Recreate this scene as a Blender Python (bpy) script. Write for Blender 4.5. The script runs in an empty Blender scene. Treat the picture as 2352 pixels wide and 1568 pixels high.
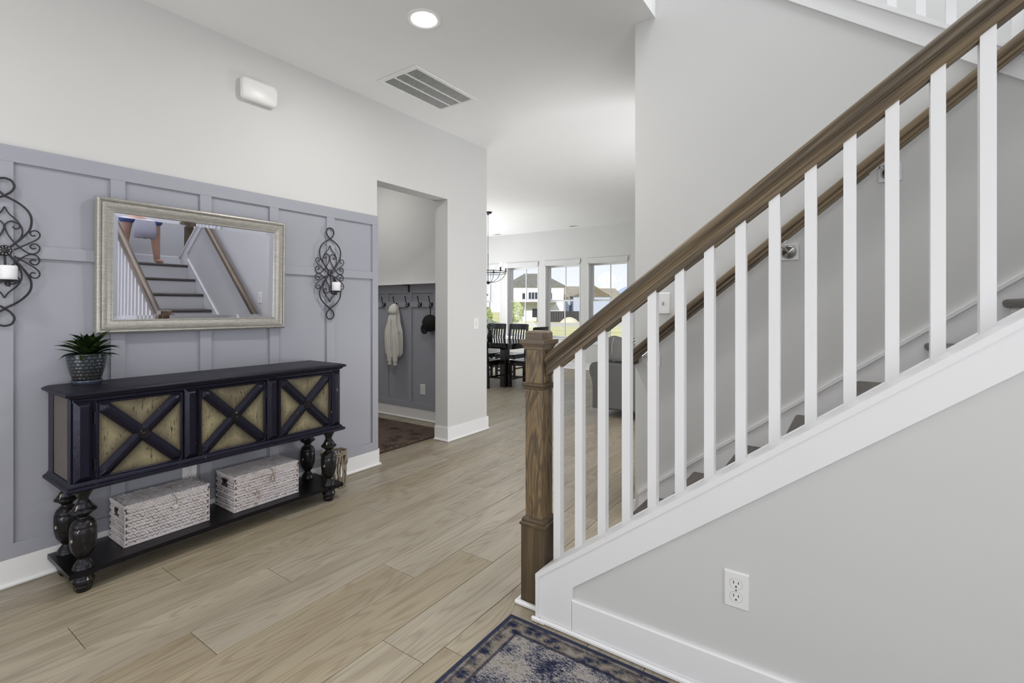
import bpy, bmesh, math, random
from mathutils import Vector, Matrix
from math import sin, cos, pi, sqrt, atan2, radians

random.seed(11)
SC = bpy.context.scene
COL = SC.collection

# ------------------------------------------------------------------ camera, sky, sun, large lights, exposure
# world axes: X runs along the panelled wall away from the camera, Y towards that wall, Z up
CAM_F, CAM_VX, CAM_H = 1125.0, 781.0, 1.18
_n = math.hypot(CAM_F, CAM_VX)
fwd = Vector((CAM_F / _n, CAM_VX / _n, 0))
rgt = Vector((CAM_VX / _n, -CAM_F / _n, 0))
cd = bpy.data.cameras.new('camera')
cam = bpy.data.objects.new('camera', cd)
COL.objects.link(cam)
cam.matrix_world = Matrix(((rgt.x, 0, -fwd.x, 0), (rgt.y, 0, -fwd.y, 0), (0, 1, 0, CAM_H), (0, 0, 0, 1)))
cd.sensor_width = 36
cd.lens = CAM_F / 2352 * 36
cd.shift_y = -76 / 2352
cd.clip_start = 0.05
cd.clip_end = 500
SC.camera = cam

SC.view_settings.view_transform = 'Standard'
SC.view_settings.look = 'None'
SC.view_settings.exposure = 0.05
SC.view_settings.gamma = 1.0
SC.view_settings.use_curve_mapping = False
SC.cycles.use_denoising = True
SC.cycles.max_bounces = 10
SC.cycles.diffuse_bounces = 6
SC.cycles.caustics_reflective = False
SC.cycles.caustics_refractive = False
SC.cycles.sample_clamp_indirect = 4.0

world = bpy.data.worlds.new('world')
SC.world = world
world.use_nodes = True
wn = world.node_tree
wn.nodes.clear()
w_out = wn.nodes.new('ShaderNodeOutputWorld')
w_bg = wn.nodes.new('ShaderNodeBackground')
# clear sky: white haze at the horizon, soft blue above, a few thin clouds
w_tc = wn.nodes.new('ShaderNodeTexCoord')
w_sep = wn.nodes.new('ShaderNodeSeparateXYZ')
w_ramp = wn.nodes.new('ShaderNodeValToRGB')
cr = w_ramp.color_ramp
cr.elements[0].position = 0.0; cr.elements[0].color = (.96, .97, 1.0, 1)
cr.elements[1].position = 1.0; cr.elements[1].color = (.22, .40, .80, 1)
_e = cr.elements.new(.10); _e.color = (.84, .91, 1.0, 1)
_e = cr.elements.new(.35); _e.color = (.58, .74, .98, 1)
w_map = wn.nodes.new('ShaderNodeMapping'); w_map.inputs['Scale'].default_value = (2.0, 2.0, 7.0)
w_noise = wn.nodes.new('ShaderNodeTexNoise'); w_noise.inputs['Scale'].default_value = 1.6; w_noise.inputs['Detail'].default_value = 5
w_cl = wn.nodes.new('ShaderNodeValToRGB'); w_cl.color_ramp.elements[0].position = .50; w_cl.color_ramp.elements[1].position = .64
w_mix = wn.nodes.new('ShaderNodeMix'); w_mix.data_type = 'RGBA'; w_mix.inputs[7].default_value = (1, 1, 1, 1)
wn.links.new(w_tc.outputs['Generated'], w_sep.inputs[0]); wn.links.new(w_sep.outputs[2], w_ramp.inputs[0])
wn.links.new(w_tc.outputs['Generated'], w_map.inputs[0]); wn.links.new(w_map.outputs[0], w_noise.inputs['Vector'])
wn.links.new(w_noise.outputs['Fac'], w_cl.inputs[0]); wn.links.new(w_cl.outputs[0], w_mix.inputs[0])
wn.links.new(w_ramp.outputs[0], w_mix.inputs[6]); wn.links.new(w_mix.outputs[2], w_bg.inputs[0])
w_bg.inputs['Strength'].default_value = 1.0
wn.links.new(w_bg.outputs[0], w_out.inputs[0])

def add_light(name, kind, loc, target, energy, color=(1, 1, 1), size=1.0, size_y=None, shape='RECTANGLE', spread=None):
    d = bpy.data.lights.new(name, kind)
    d.energy = energy
    d.color = color
    if kind == 'AREA':
        d.shape = shape
        d.size = size
        if size_y:
            d.size_y = size_y
        if spread:
            d.spread = radians(spread)
    o = bpy.data.objects.new(name, d)
    COL.objects.link(o)
    o.location = loc
    dv = Vector(target) - Vector(loc)
    o.rotation_euler = dv.to_track_quat('-Z', 'Y').to_euler()
    return o

sun = add_light('sun', 'SUN', (-20, 5, 30), (40, 25, 0), 3.0, (1.0, 0.96, 0.9))
sun.data.angle = radians(0.6)
# area lamps: added fill at entry, side, hall; daylight of unseen stair and garden windows
LE = dict(entry=11, entry_low=18, side=35, stair=88, stair_low=14, garden=160, mud=10, can=13, fill_far=62)
add_light('entry_fill', 'AREA', (-1.35, 0.9, 1.35), (2.0, 1.4, 1.3), LE['entry'], (0.97, 0.98, 1.0), 2.4, 2.0)  # added fill from an unseen entry, evens out the left wall
add_light('hall_ceiling_fill', 'AREA', (-1.3, 1.9, 0.7), (0.6, 1.9, 2.3), LE['entry_low'], (0.98, 0.98, 1.0), 1.2, 0.9)  # added low uplight for the hall ceiling, no such opening known
add_light('hall_fill', 'AREA', (4.6, 0.3, 0.5), (2.6, 2.2, 2.6), LE['fill_far'], (0.98, 0.98, 1.0), 1.4, 0.8)  # added fill hanging free behind the stair wall, no window there
add_light('side_fill', 'AREA', (-0.3, -1.75, 1.3), (0.2, 2.0, 1.6), LE['side'], (0.97, 0.98, 1.0), 2.0, 1.8)  # added frontal fill for left wall and ceiling, out of view
add_light('stair_skylight', 'AREA', (2.1, -0.5, 5.15), (2.1, -0.4, 0), LE['stair'], (0.98, 0.99, 1.0), 1.6, 1.8)
add_light('stair_daylight', 'AREA', (0.6, -1.85, 3.9), (1.6, 1.0, 2.2), LE['stair_low'], (0.97, 0.98, 1.0), 2.2, 1.5)
add_light('garden_daylight', 'AREA', (6.4, 7.3, 1.1), (5.2, 3.4, 2.7), LE['garden'], (0.96, 0.98, 1.0), 3.2, 1.8)
add_light('mudroom_fill', 'AREA', (2.9, 4.3, 2.71), (2.95, 4.2, 0), LE['mud'], (1, 0.97, 0.93), 0.5, 0.5)  # added unseen lamp, brightens the mudroom
add_light('entry_can', 'AREA', (-0.5, 1.9, 2.71), (-0.5, 1.9, 0), LE['can'], (1, 0.97, 0.93), 0.3, 0.3)

# ------------------------------------------------------------------ helpers
class MB:
    """collects geometry for one mesh object"""
    def __init__(s):
        s.v = []; s.f = []
    def add(s, vs, fs):
        n = len(s.v)
        s.v += [tuple(v) for v in vs]
        s.f += [[i + n for i in f] for f in fs]
        return s
    def box(s, x0, x1, y0, y1, z0, z1, b=0.0):
        if x0 > x1: x0, x1 = x1, x0
        if y0 > y1: y0, y1 = y1, y0
        if z0 > z1: z0, z1 = z1, z0
        if b <= 0:
            vs = [(x, y, z) for z in (z0, z1) for y in (y0, y1) for x in (x0, x1)]
            return s.add(vs, [(0, 2, 3, 1), (4, 5, 7, 6), (0, 1, 5, 4), (2, 6, 7, 3), (0, 4, 6, 2), (1, 3, 7, 5)])
        b = min(b, (x1 - x0) / 2.01, (y1 - y0) / 2.01, (z1 - z0) / 2.01)
        vs = []; idx = {}
        for i, x in enumerate((x0, x1)):
            for j, y in enumerate((y0, y1)):
                for k, z in enumerate((z0, z1)):
                    sx, sy, sz = (1, -1)[i] * b, (1, -1)[j] * b, (1, -1)[k] * b
                    for a, p in enumerate(((x, y + sy, z + sz), (x + sx, y, z + sz), (x + sx, y + sy, z))):
                        idx[i, j, k, a] = len(vs); vs.append(p)
        fs = []
        for i in (0, 1):
            fs.append([idx[i, j, k, 0] for j, k in ((0, 0), (1, 0), (1, 1), (0, 1))])
            fs.append([idx[j, i, k, 1] for j, k in ((0, 0), (1, 0), (1, 1), (0, 1))])
            fs.append([idx[j, k, i, 2] for j, k in ((0, 0), (1, 0), (1, 1), (0, 1))])
            for j in (0, 1):
                fs.append([idx[i, j, 0, 0], idx[i, j, 1, 0], idx[i, j, 1, 1], idx[i, j, 0, 1]])
                fs.append([idx[i, 0, j, 0], idx[i, 1, j, 0], idx[i, 1, j, 2], idx[i, 0, j, 2]])
                fs.append([idx[0, i, j, 1], idx[1, i, j, 1], idx[1, i, j, 2], idx[0, i, j, 2]])
                for k in (0, 1):
                    fs.append([idx[i, j, k, 0], idx[i, j, k, 1], idx[i, j, k, 2]])
        return s.add(vs, fs)
    def prism(s, poly, axis, a, b):
        """poly in the plane across axis: x -> (y,z), y -> (x,z), z -> (x,y)"""
        n = len(poly)
        def P(p, t):
            return {'x': (t, p[0], p[1]), 'y': (p[0], t, p[1]), 'z': (p[0], p[1], t)}[axis]
        vs = [P(p, a) for p in poly] + [P(p, b) for p in poly]
        fs = [list(range(n)), list(range(2 * n - 1, n - 1, -1))]
        fs += [[i, (i + 1) % n, n + (i + 1) % n, n + i] for i in range(n)]
        return s.add(vs, fs)
    def lathe(s, prof, cx=0, cy=0, z0=0, n=24, sx=1, sy=1):
        """prof: list of (radius, z)"""
        vs = []; fs = []; m = len(prof)
        for r, z in prof:
            for i in range(n):
                a = 2 * pi * i / n
                vs.append((cx + r * sx * cos(a), cy + r * sy * sin(a), z0 + z))
        for k in range(m - 1):
            for i in range(n):
                j = (i + 1) % n
                fs.append([k * n + i, k * n + j, (k + 1) * n + j, (k + 1) * n + i])
        if prof[0][0] > 1e-5: fs.append(list(range(n))[::-1])
        if prof[-1][0] > 1e-5: fs.append([(m - 1) * n + i for i in range(n)])
        return s.add(vs, fs)
    def tube(s, pts, r, n=6, closed=False, flat=None):
        pts = [Vector(p) for p in pts]
        m = len(pts)
        rr = r if isinstance(r, (list, tuple)) else [r] * m
        vs = []; fs = []
        up = None
        for i, p in enumerate(pts):
            a = pts[(i - 1) % m] if (closed or i > 0) else p
            b = pts[(i + 1) % m] if (closed or i < m - 1) else p
            t = (b - a)
            if t.length < 1e-9: t = Vector((0, 0, 1))
            t.normalize()
            if up is None:
                up = Vector((0, 0, 1)) if abs(t.z) < .9 else Vector((1, 0, 0))
            u = (up - t * up.dot(t))
            if u.length < 1e-6: u = t.orthogonal()
            u.normalize(); w = t.cross(u); up = u
            for k in range(n):
                an = 2 * pi * k / n
                vs.append(p + u * cos(an) * rr[i] * (flat or 1) + w * sin(an) * rr[i])
        for i in range(m if closed else m - 1):
            i2 = (i + 1) % m
            for k in range(n):
                k2 = (k + 1) % n
                fs.append([i * n + k, i * n + k2, i2 * n + k2, i2 * n + k])
        if not closed:
            fs.append(list(range(n))[::-1]); fs.append([(m - 1) * n + k for k in range(n)])
        return s.add(vs, fs)
    def ball(s, c, r, nu=12, nv=8, e=1.0):
        if not isinstance(r, (list, tuple)): r = (r, r, r)
        vs = [(c[0], c[1], c[2] - r[2])]
        def sg(x): return math.copysign(abs(x) ** e, x)
        for j in range(1, nv):
            ph = -pi / 2 + pi * j / nv
            for i in range(nu):
                a = 2 * pi * i / nu
                vs.append((c[0] + r[0] * sg(cos(ph)) * sg(cos(a)), c[1] + r[1] * sg(cos(ph)) * sg(sin(a)), c[2] + r[2] * sg(sin(ph))))
        vs.append((c[0], c[1], c[2] + r[2])); T = len(vs) - 1
        fs = [[0, 1 + (i + 1) % nu, 1 + i] for i in range(nu)]
        for j in range(nv - 2):
            for i in range(nu):
                i2 = (i + 1) % nu
                fs.append([1 + j * nu + i, 1 + j * nu + i2, 1 + (j + 1) * nu + i2, 1 + (j + 1) * nu + i])
        b = 1 + (nv - 2) * nu
        fs += [[b + i, b + (i + 1) % nu, T] for i in range(nu)]
        return s.add(vs, fs)
    def sweep(s, prof, p0, p1, side):
        """profile (side offset, vertical offset) swept from p0 to p1, ends cut plumb"""
        p0, p1, sd = Vector(p0), Vector(p1), Vector(side)
        n = len(prof)
        vs = [p + sd * a + Vector((0, 0, b)) for p in (p0, p1) for a, b in prof]
        fs = [list(range(n)), list(range(2 * n - 1, n - 1, -1))]
        fs += [[i, (i + 1) % n, n + (i + 1) % n, n + i] for i in range(n)]
        return s.add(vs, fs)
    def xf(s, M):
        s.v = [tuple(M @ Vector(v)) for v in s.v]
        return s

def mesh_of(name, mb, mat, smooth=None):
    me = bpy.data.meshes.new(name)
    me.from_pydata(mb.v, [], mb.f)
    bm = bmesh.new(); bm.from_mesh(me)
    bmesh.ops.recalc_face_normals(bm, faces=bm.faces)
    bm.to_mesh(me); bm.free()
    if mat: me.materials.append(mat)
    if smooth:
        me.polygons.foreach_set('use_smooth', [True] * len(me.polygons))
        me.set_sharp_from_angle(angle=radians(smooth))
    me.update()
    return me

ROOT_LOC = {}
def root(name, label, cat, loc=(0, 0, 0), group=None):
    o = bpy.data.objects.new(name, None)
    o.empty_display_size = 0.05
    o.location = loc
    COL.objects.link(o)
    ROOT_LOC[o.name] = Vector(loc)
    o['label'] = label; o['category'] = cat
    if group: o['group'] = group
    return o

def obj(name, mb, mat, parent=None, smooth=None, local=False):
    """one mesh object; geometry is in world coordinates unless local"""
    me = mb if isinstance(mb, bpy.types.Mesh) else mesh_of(name, mb, mat, smooth)
    o = bpy.data.objects.new(name, me)
    COL.objects.link(o)
    if parent is not None:
        o.parent = parent
        if not local and parent.name in ROOT_LOC:
            o.matrix_parent_inverse = Matrix.Translation(-ROOT_LOC[parent.name])
    return o

def solo(name, mb, mat, label, cat, smooth=None, group=None):
    o = obj(name, mb, mat, None, smooth)
    o['label'] = label; o['category'] = cat
    if group: o['group'] = group
    return o

def struct(name, mb, mat, parent=None, smooth=None):
    o = obj(name, mb, mat, parent, smooth)
    if parent is None: o['kind'] = 'structure'
    return o

def copy_tree(o, loc, label=None, rotz=None, group=None):
    r = o.copy(); COL.objects.link(r)
    r.location = loc
    if rotz is not None: r.rotation_euler = (0, 0, rotz)
    if label: r['label'] = label
    if group: r['group'] = group
    for ch in list(o.children):
        c = ch.copy(); COL.objects.link(c); c.parent = r
        for g in list(ch.children):
            d = g.copy(); COL.objects.link(d); d.parent = c
    return r

def crom(pts, k=6, closed=False):
    """Catmull-Rom through points (tuples of any length)"""
    P = [Vector(p) for p in pts]; n = len(P); out = []
    rng = range(n) if closed else range(n - 1)
    for i in rng:
        p0 = P[(i - 1) % n] if (closed or i > 0) else P[i] * 2 - P[i + 1]
        p1 = P[i]; p2 = P[(i + 1) % n]
        p3 = P[(i + 2) % n] if (closed or i + 2 < n) else p2 * 2 - p1
        for j in range(k):
            t = j / k
            out.append(0.5 * ((2 * p1) + (p2 - p0) * t + (2 * p0 - 5 * p1 + 4 * p2 - p3) * t * t + (3 * p1 - p0 - 3 * p2 + p3) * t ** 3))
    if not closed: out.append(P[-1])
    return out

# ------------------------------------------------------------------ materials
def srgb(r, g, b):
    f = lambda c: (c / 255 / 12.92) if c / 255 <= 0.04045 else ((c / 255 + 0.055) / 1.055) ** 2.4
    return (f(r), f(g), f(b), 1)

class NT:
    """small node-tree helper"""
    def __init__(s, name):
        s.m = bpy.data.materials.new(name); s.m.use_nodes = True
        s.t = s.m.node_tree; s.t.nodes.clear()
        s.out = s.t.nodes.new('ShaderNodeOutputMaterial')
        s.b = s.n('ShaderNodeBsdfPrincipled')
        s.l(s.b.outputs[0], s.out.inputs[0])
        s._co = None
    def n(s, typ, **kw):
        o = s.t.nodes.new(typ)
        for k, v in kw.items():
            if k.startswith('i_'):
                o.inputs[k[2:].replace('_', ' ')].default_value = v
            else: setattr(o, k, v)
        return o
    def l(s, a, b): s.t.links.new(a, b)
    def coord(s):
        if s._co is None: s._co = s.n('ShaderNodeTexCoord').outputs['Object']
        return s._co
    def mapped(s, scale=(1, 1, 1), rot=(0, 0, 0), src=None, rnd=0.0, loc=(0, 0, 0)):
        mp = s.n('ShaderNodeMapping')
        mp.inputs['Scale'].default_value = scale
        mp.inputs['Rotation'].default_value = rot
        mp.inputs['Location'].default_value = loc
        v = src or s.coord()
        if rnd:
            oi = s.n('ShaderNodeObjectInfo')
            cx = s.n('ShaderNodeCombineXYZ')
            for i, k in enumerate((rnd, rnd * .37, rnd * .71)):
                mm = s.n('ShaderNodeMath', operation='MULTIPLY'); mm.inputs[1].default_value = k
                s.l(oi.outputs['Random'], mm.inputs[0]); s.l(mm.outputs[0], cx.inputs[i])
            va = s.n('ShaderNodeVectorMath', operation='ADD')
            s.l(v, va.inputs[0]); s.l(cx.outputs[0], va.inputs[1]); v = va.outputs[0]
        s.l(v, mp.inputs['Vector'])
        return mp.outputs[0]
    def noise(s, vec, scale, detail=3, rough=.5, dist=0.0):
        nd = s.n('ShaderNodeTexNoise')
        nd.inputs['Scale'].default_value = scale; nd.inputs['Detail'].default_value = detail
        nd.inputs['Roughness'].default_value = rough; nd.inputs['Distortion'].default_value = dist
        s.l(vec, nd.inputs['Vector'])
        return nd.outputs['Fac']
    def ramp(s, fac, stops, interp='LINEAR'):
        r = s.n('ShaderNodeValToRGB'); cr = r.color_ramp; cr.interpolation = interp
        while len(cr.elements) < len(stops): cr.elements.new(0.5)
        for e, (p, c) in zip(cr.elements, stops):
            e.position = p; e.color = c if len(c) == 4 else (*c, 1)
        s.l(fac, r.inputs[0])
        return r.outputs[0]
    def mix(s, fac, a, b, mode='MIX'):
        m = s.n('ShaderNodeMix', data_type='RGBA', blend_type=mode)
        for val, sock in ((fac, m.inputs[0]), (a, m.inputs[6]), (b, m.inputs[7])):
            if hasattr(val, 'is_linked'): s.l(val, sock)
            else: sock.default_value = val
        return m.outputs[2]
    def math(s, op, a, b=None, c=None):
        m = s.n('ShaderNodeMath', operation=op)
        for v, k in zip((a, b, c), range(3)):
            if v is None: continue
            if hasattr(v, 'is_linked'): s.l(v, m.inputs[k])
            else: m.inputs[k].default_value = v
        return m.outputs[0]
    def bump(s, h, strength=.2, dist=.002):
        b = s.n('ShaderNodeBump'); b.inputs['Strength'].default_value = strength; b.inputs['Distance'].default_value = dist
        s.l(h, b.inputs['Height']); s.l(b.outputs[0], s.b.inputs['Normal'])
    def set(s, **kw):
        for k, v in kw.items():
            sock = s.b.inputs[k.replace('_', ' ')]
            if hasattr(v, 'is_linked'): s.l(v, sock)
            else: sock.default_value = v
        return s

def paint(name, col, rough=.5, tex=220, strength=.06, metal=0.0, spec=.5, var=.04):
    t = NT(name)
    v = t.mapped()
    f = t.noise(v, 3.0, 2)
    c2 = tuple(min(1, c * (1 - var)) for c in col[:3]) + (1,)
    t.set(Base_Color=t.mix(f, col, c2), Roughness=rough, Metallic=metal, Specular_IOR_Level=spec)
    if strength: t.bump(t.noise(v, tex, 2), strength, .001)
    return t.m

M = {}
M['wall'] = paint('wall_paint', (.62, .622, .615, 1), .7, 260, .05)
M['ceiling'] = paint('ceiling_paint', (.82, .823, .82, 1), .85, 200, .08)
M['trim'] = paint('white_trim_paint', (.82, .82, .83, 1), .38, 60, .02)
M['panel'] = paint('grey_blue_panel_paint', srgb(157, 159, 169), .5, 240, .05)
M['plastic'] = paint('white_plastic', (.80, .80, .79, 1), .35, 90, .01)
M['iron'] = paint('dark_wrought_iron', (.028, .026, .032, 1), .48, 160, .15, .3)
M['black'] = paint('matte_black', (.012, .012, .013, 1), .5, 120, .05)
M['dark_hole'] = paint('dark_recess', (.01, .01, .01, 1), .9, 50, 0)
M['chrome'] = paint('brushed_nickel', (.55, .54, .53, 1), .22, 100, .01, 1.0)
M['sill_grey'] = paint('stone_grey', (.42, .42, .41, 1), .6)

def wood(name, dark, light, axis=0, scale=1.0, rough=.45, gloss_bump=.15, rnd=7.0, cath=.5, obj_var=0.0, stretch=14.0, rot=None):
    """straight grain along one axis with cathedral figure and pores"""
    t = NT(name)
    sc = [9.0 * scale] * 3; sc[axis] = 9.0 * scale / stretch
    src = t.mapped((1, 1, 1), rot=rot) if rot else None
    v = t.mapped(tuple(sc), src=src, rnd=rnd)
    big = t.noise(v, 1.2, 3, .55, .8)
    sc2 = [90.0 * scale] * 3; sc2[axis] = 2.2 * scale
    v2 = t.mapped(tuple(sc2), src=src, rnd=rnd)
    pore = t.noise(v2, 1.6, 2, .6)
    w = t.n('ShaderNodeMath', operation='SINE')
    k = t.math('MULTIPLY', big, 30.0 * cath + 4)
    t.l(k, w.inputs[0])
    ring = t.math('MULTIPLY_ADD', w.outputs[0], .5, .5)
    fac = t.math('MULTIPLY_ADD', ring, .45, t.math('MULTIPLY', pore, .65))
    c = t.ramp(fac, [(.15, dark), (.5, tuple((a + b) / 2 for a, b in zip(dark[:3], light[:3]))), (.85, light)])
    if obj_var:
        oi = t.n('ShaderNodeObjectInfo')
        g = t.math('MULTIPLY_ADD', oi.outputs['Random'], obj_var, 1 - obj_var / 2)
        hs = t.n('ShaderNodeHueSaturation'); t.l(g, hs.inputs['Value']); t.l(c, hs.inputs['Color']); c = hs.outputs[0]
    t.set(Base_Color=c, Roughness=t.math('MULTIPLY_ADD', pore, -.15, rough + .1))
    t.bump(fac, gloss_bump, .0008)
    return t.m

def plank_mat(name):
    """pale oak plank: thin cathedral lines, fine pores, tone drifting along and between planks"""
    t = NT(name)
    rings = t.noise(t.mapped((.62, 6.2, 1), rnd=13.0), 1.0, 2, .45, .25)
    s1 = t.math('SINE', t.math('MULTIPLY', rings, 130.0))
    line = t.math('POWER', t.math('MULTIPLY_ADD', s1, .5, .5), 3.0)
    pore = t.noise(t.mapped((5, 330, 1), rnd=13.0), 1.0, 2, .6)
    tone = t.noise(t.mapped((.8, 5.0, 1), rnd=13.0), 1.0, 3, .5)
    c = t.ramp(tone, [(.3, srgb(142, 132, 114)), (.5, srgb(157, 148, 131)), (.7, srgb(166, 156, 137))])
    dk = t.math('MULTIPLY_ADD', line, .34, t.math('MULTIPLY', t.math('SUBTRACT', pore, .45), 1.1))
    dk = t.n('ShaderNodeClamp').outputs[0] if False else t.math('MINIMUM', t.math('MAXIMUM', dk, 0.0), .6)
    c = t.mix(dk, c, srgb(112, 98, 80))
    oi = t.n('ShaderNodeObjectInfo')
    hs = t.n('ShaderNodeHueSaturation')
    t.l(t.math('MULTIPLY_ADD', oi.outputs['Random'], .14, .94), hs.inputs['Value'])
    t.l(t.math('MULTIPLY_ADD', oi.outputs['Random'], -.35, 1.2), hs.inputs['Saturation'])
    t.l(c, hs.inputs['Color'])
    t.set(Base_Color=hs.outputs[0], Roughness=t.math('MULTIPLY_ADD', dk, .2, .37))
    t.bump(dk, -.12, .0006)
    return t.m
M['plank'] = plank_mat('oak_plank_floor')
M['oak_s'] = wood('stained_oak_straight', srgb(60, 50, 36), srgb(112, 94, 68), 2, 2.2, .42, .2, 5.0, .2, 0.0, 22)
M['oak_v'] = wood('stained_oak_vertical', srgb(60, 49, 38), srgb(132, 111, 80), 2, 1.15, .42, .2, 5.0, 1.9, 0.0, 6.5)
M['oak_y'] = wood('stained_oak_rail', srgb(48, 39, 29), srgb(118, 101, 76), 1, 2.0, .45, .3, 5.0, .5, 0.0, 26, (atan2(.753, 1), 0, 0))
M['oak_cap'] = wood('stained_oak_cap', srgb(80, 68, 55), srgb(134, 118, 98), 1, 1.2, .38, .15, 5.0, .3)
M['oak_x'] = wood('stained_oak_tread', srgb(48, 45, 42), srgb(92, 86, 80), 0, 1.2, .42, .15, 5.0, .3)
M['table_top'] = paint('polished_black_tabletop', srgb(22, 21, 23), .05, 100, 0)
M['drift'] = wood('driftwood', srgb(92, 82, 70), srgb(160, 148, 130), 2, 3.0, .8, .4, 5.0, .4)
M['black_wood'] = wood('black_stained_wood', srgb(16, 15, 17), srgb(32, 30, 32), 2, 1.0, .12, .05, 5.0, .3)

def dist_paint(name, base, base2, spec, thr=.68, rough=.36, stretch=(1, 1, 1), bump=.5, spscale=40):
    """crackled dark paint worn through to pale specks"""
    t = NT(name)
    v = t.mapped(tuple(18 * s for s in stretch))
    n1 = t.noise(v, 2.0, 5, .65)
    v2 = t.mapped(tuple(spscale * s for s in stretch), loc=(3, 1, 2))
    n2 = t.noise(v2, 1.0, 3, .6)
    c = t.mix(n1, base, base2)
    s = t.ramp(n2, [(thr, (0, 0, 0)), (thr + .03, (1, 1, 1))])
    t.set(Base_Color=t.mix(s, c, spec), Roughness=t.math('MULTIPLY_ADD', n1, .2, rough - .08), Specular_IOR_Level=.34, Specular_Tint=(.78, .78, 1, 1))
    vb = t.mapped(tuple(120 * s for s in stretch))
    t.bump(t.math('ADD', t.noise(vb, 1.0, 3, .7), n1), bump, .0022)
    return t.m
BLK, BLK2, WORN = srgb(9, 8, 15), srgb(21, 20, 36), srgb(170, 160, 145)
M['con_black'] = dist_paint('worn_black_paint', BLK, BLK2, WORN, .735, .33, (1, 1, .35))
M['con_top'] = dist_paint('worn_black_top', srgb(12, 11, 17), srgb(26, 25, 36), WORN, .75, .38, (.25, 1, 1))
M['con_leg'] = dist_paint('worn_black_leg', srgb(16, 15, 15), srgb(36, 34, 29), srgb(185, 178, 155), .665, .30, (1, 1, .5), .25, 60)
M['con_shelf'] = dist_paint('worn_black_shelf', srgb(8, 8, 9), srgb(14, 13, 13), srgb(150, 145, 130), .74, .3, (.3, 1, 1), .2, 60)

def antique_panel(name):
    """tan paint with dark cracks, glazed darker along the frame and the crossed bars"""
    t = NT(name)
    gen = t.n('ShaderNodeTexCoord').outputs['Generated']
    sp = t.n('ShaderNodeSeparateXYZ'); t.l(gen, sp.inputs[0])
    u, v_ = sp.outputs[0], sp.outputs[2]
    def edge(q): return t.math('MINIMUM', q, t.math('SUBTRACT', 1.0, q))
    de = t.math('MINIMUM', edge(u), edge(v_))
    dd = t.math('MINIMUM', t.math('ABSOLUTE', t.math('SUBTRACT', u, v_)), t.math('ABSOLUTE', t.math('SUBTRACT', t.math('ADD', u, v_), 1.0)))
    d = t.math('MINIMUM', de, t.math('MULTIPLY_ADD', dd, .75, -.06))
    v = t.mapped((7, 7, 3))
    n1 = t.noise(v, 1.3, 4, .6)
    d = t.math('MULTIPLY_ADD', n1, .10, t.math('SUBTRACT', d, .05))
    glz = t.ramp(d, [(.02, (1, 1, 1)), (.085, (.45, .45, .45)), (.16, (0, 0, 0))])
    c = t.ramp(n1, [(.3, srgb(106, 98, 79)), (.5, srgb(132, 124, 97)), (.7, srgb(152, 143, 110))])
    c = t.mix(glz, c, srgb(72, 64, 50))
    v2 = t.mapped((150, 150, 24), loc=(1, 2, 3))
    n2 = t.noise(v2, 1.0, 4, .62, .8)
    cr = t.ramp(n2, [(.37, (1, 1, 1)), (.405, (0, 0, 0))])
    t.set(Base_Color=t.mix(cr, c, srgb(52, 44, 34)), Roughness=.5)
    t.bump(t.noise(v2, 1.0, 3, .6), .15, .001)
    return t.m
M['con_panel'] = antique_panel('antique_tan_panel')
M['con_side'] = dist_paint('grey_brown_side_panel', srgb(84, 78, 72), srgb(110, 102, 95), srgb(50, 46, 44), .7, .45, (1, 1, .2), .2)

def gold_frame(name):
    t = NT(name)
    v = t.mapped((1, 1, 1))
    n1 = t.noise(t.mapped((26, 120, 26)), 1.0, 4, .7)
    n2 = t.noise(t.mapped((150, 150, 150)), 1.0, 2, .6)
    c = t.ramp(t.math('MULTIPLY_ADD', n1, .6, t.math('MULTIPLY', n2, .4)), [(.3, srgb(150, 147, 141)), (.55, srgb(182, 179, 172)), (.75, srgb(206, 204, 199))])
    t.set(Base_Color=c, Metallic=.6, Roughness=.33)
    t.bump(n2, .12, .0006)
    return t.m
M['frame'] = gold_frame('champagne_silver_leaf')
t = NT('mirror_silver'); t.set(Base_Color=(.76, .77, .88, 1), Metallic=1.0, Roughness=.012); M['mirror'] = t.m

def basket_mat(name):
    t = NT(name)
    n1 = t.noise(t.mapped((30, 30, 55)), 1.0, 3, .6)
    n2 = t.noise(t.mapped((7, 7, 7)), 1.0, 2, .5)
    c = t.ramp(t.math('MULTIPLY_ADD', n1, .6, t.math('MULTIPLY', n2, .4)), [(.3, srgb(158, 140, 130)), (.43, srgb(200, 193, 193)), (.7, srgb(218, 214, 218))])
    t.set(Base_Color=c, Roughness=.75)
    t.bump(t.noise(t.mapped((60, 60, 300)), 1.0, 2), .3, .001)
    return t.m
M['basket'] = basket_mat('whitewashed_seagrass')
M['basket_core'] = paint('seagrass_shadow', srgb(92, 80, 72), .85)
M['twine'] = paint('jute_twine', srgb(142, 122, 96), .8, 300, .3)

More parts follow.
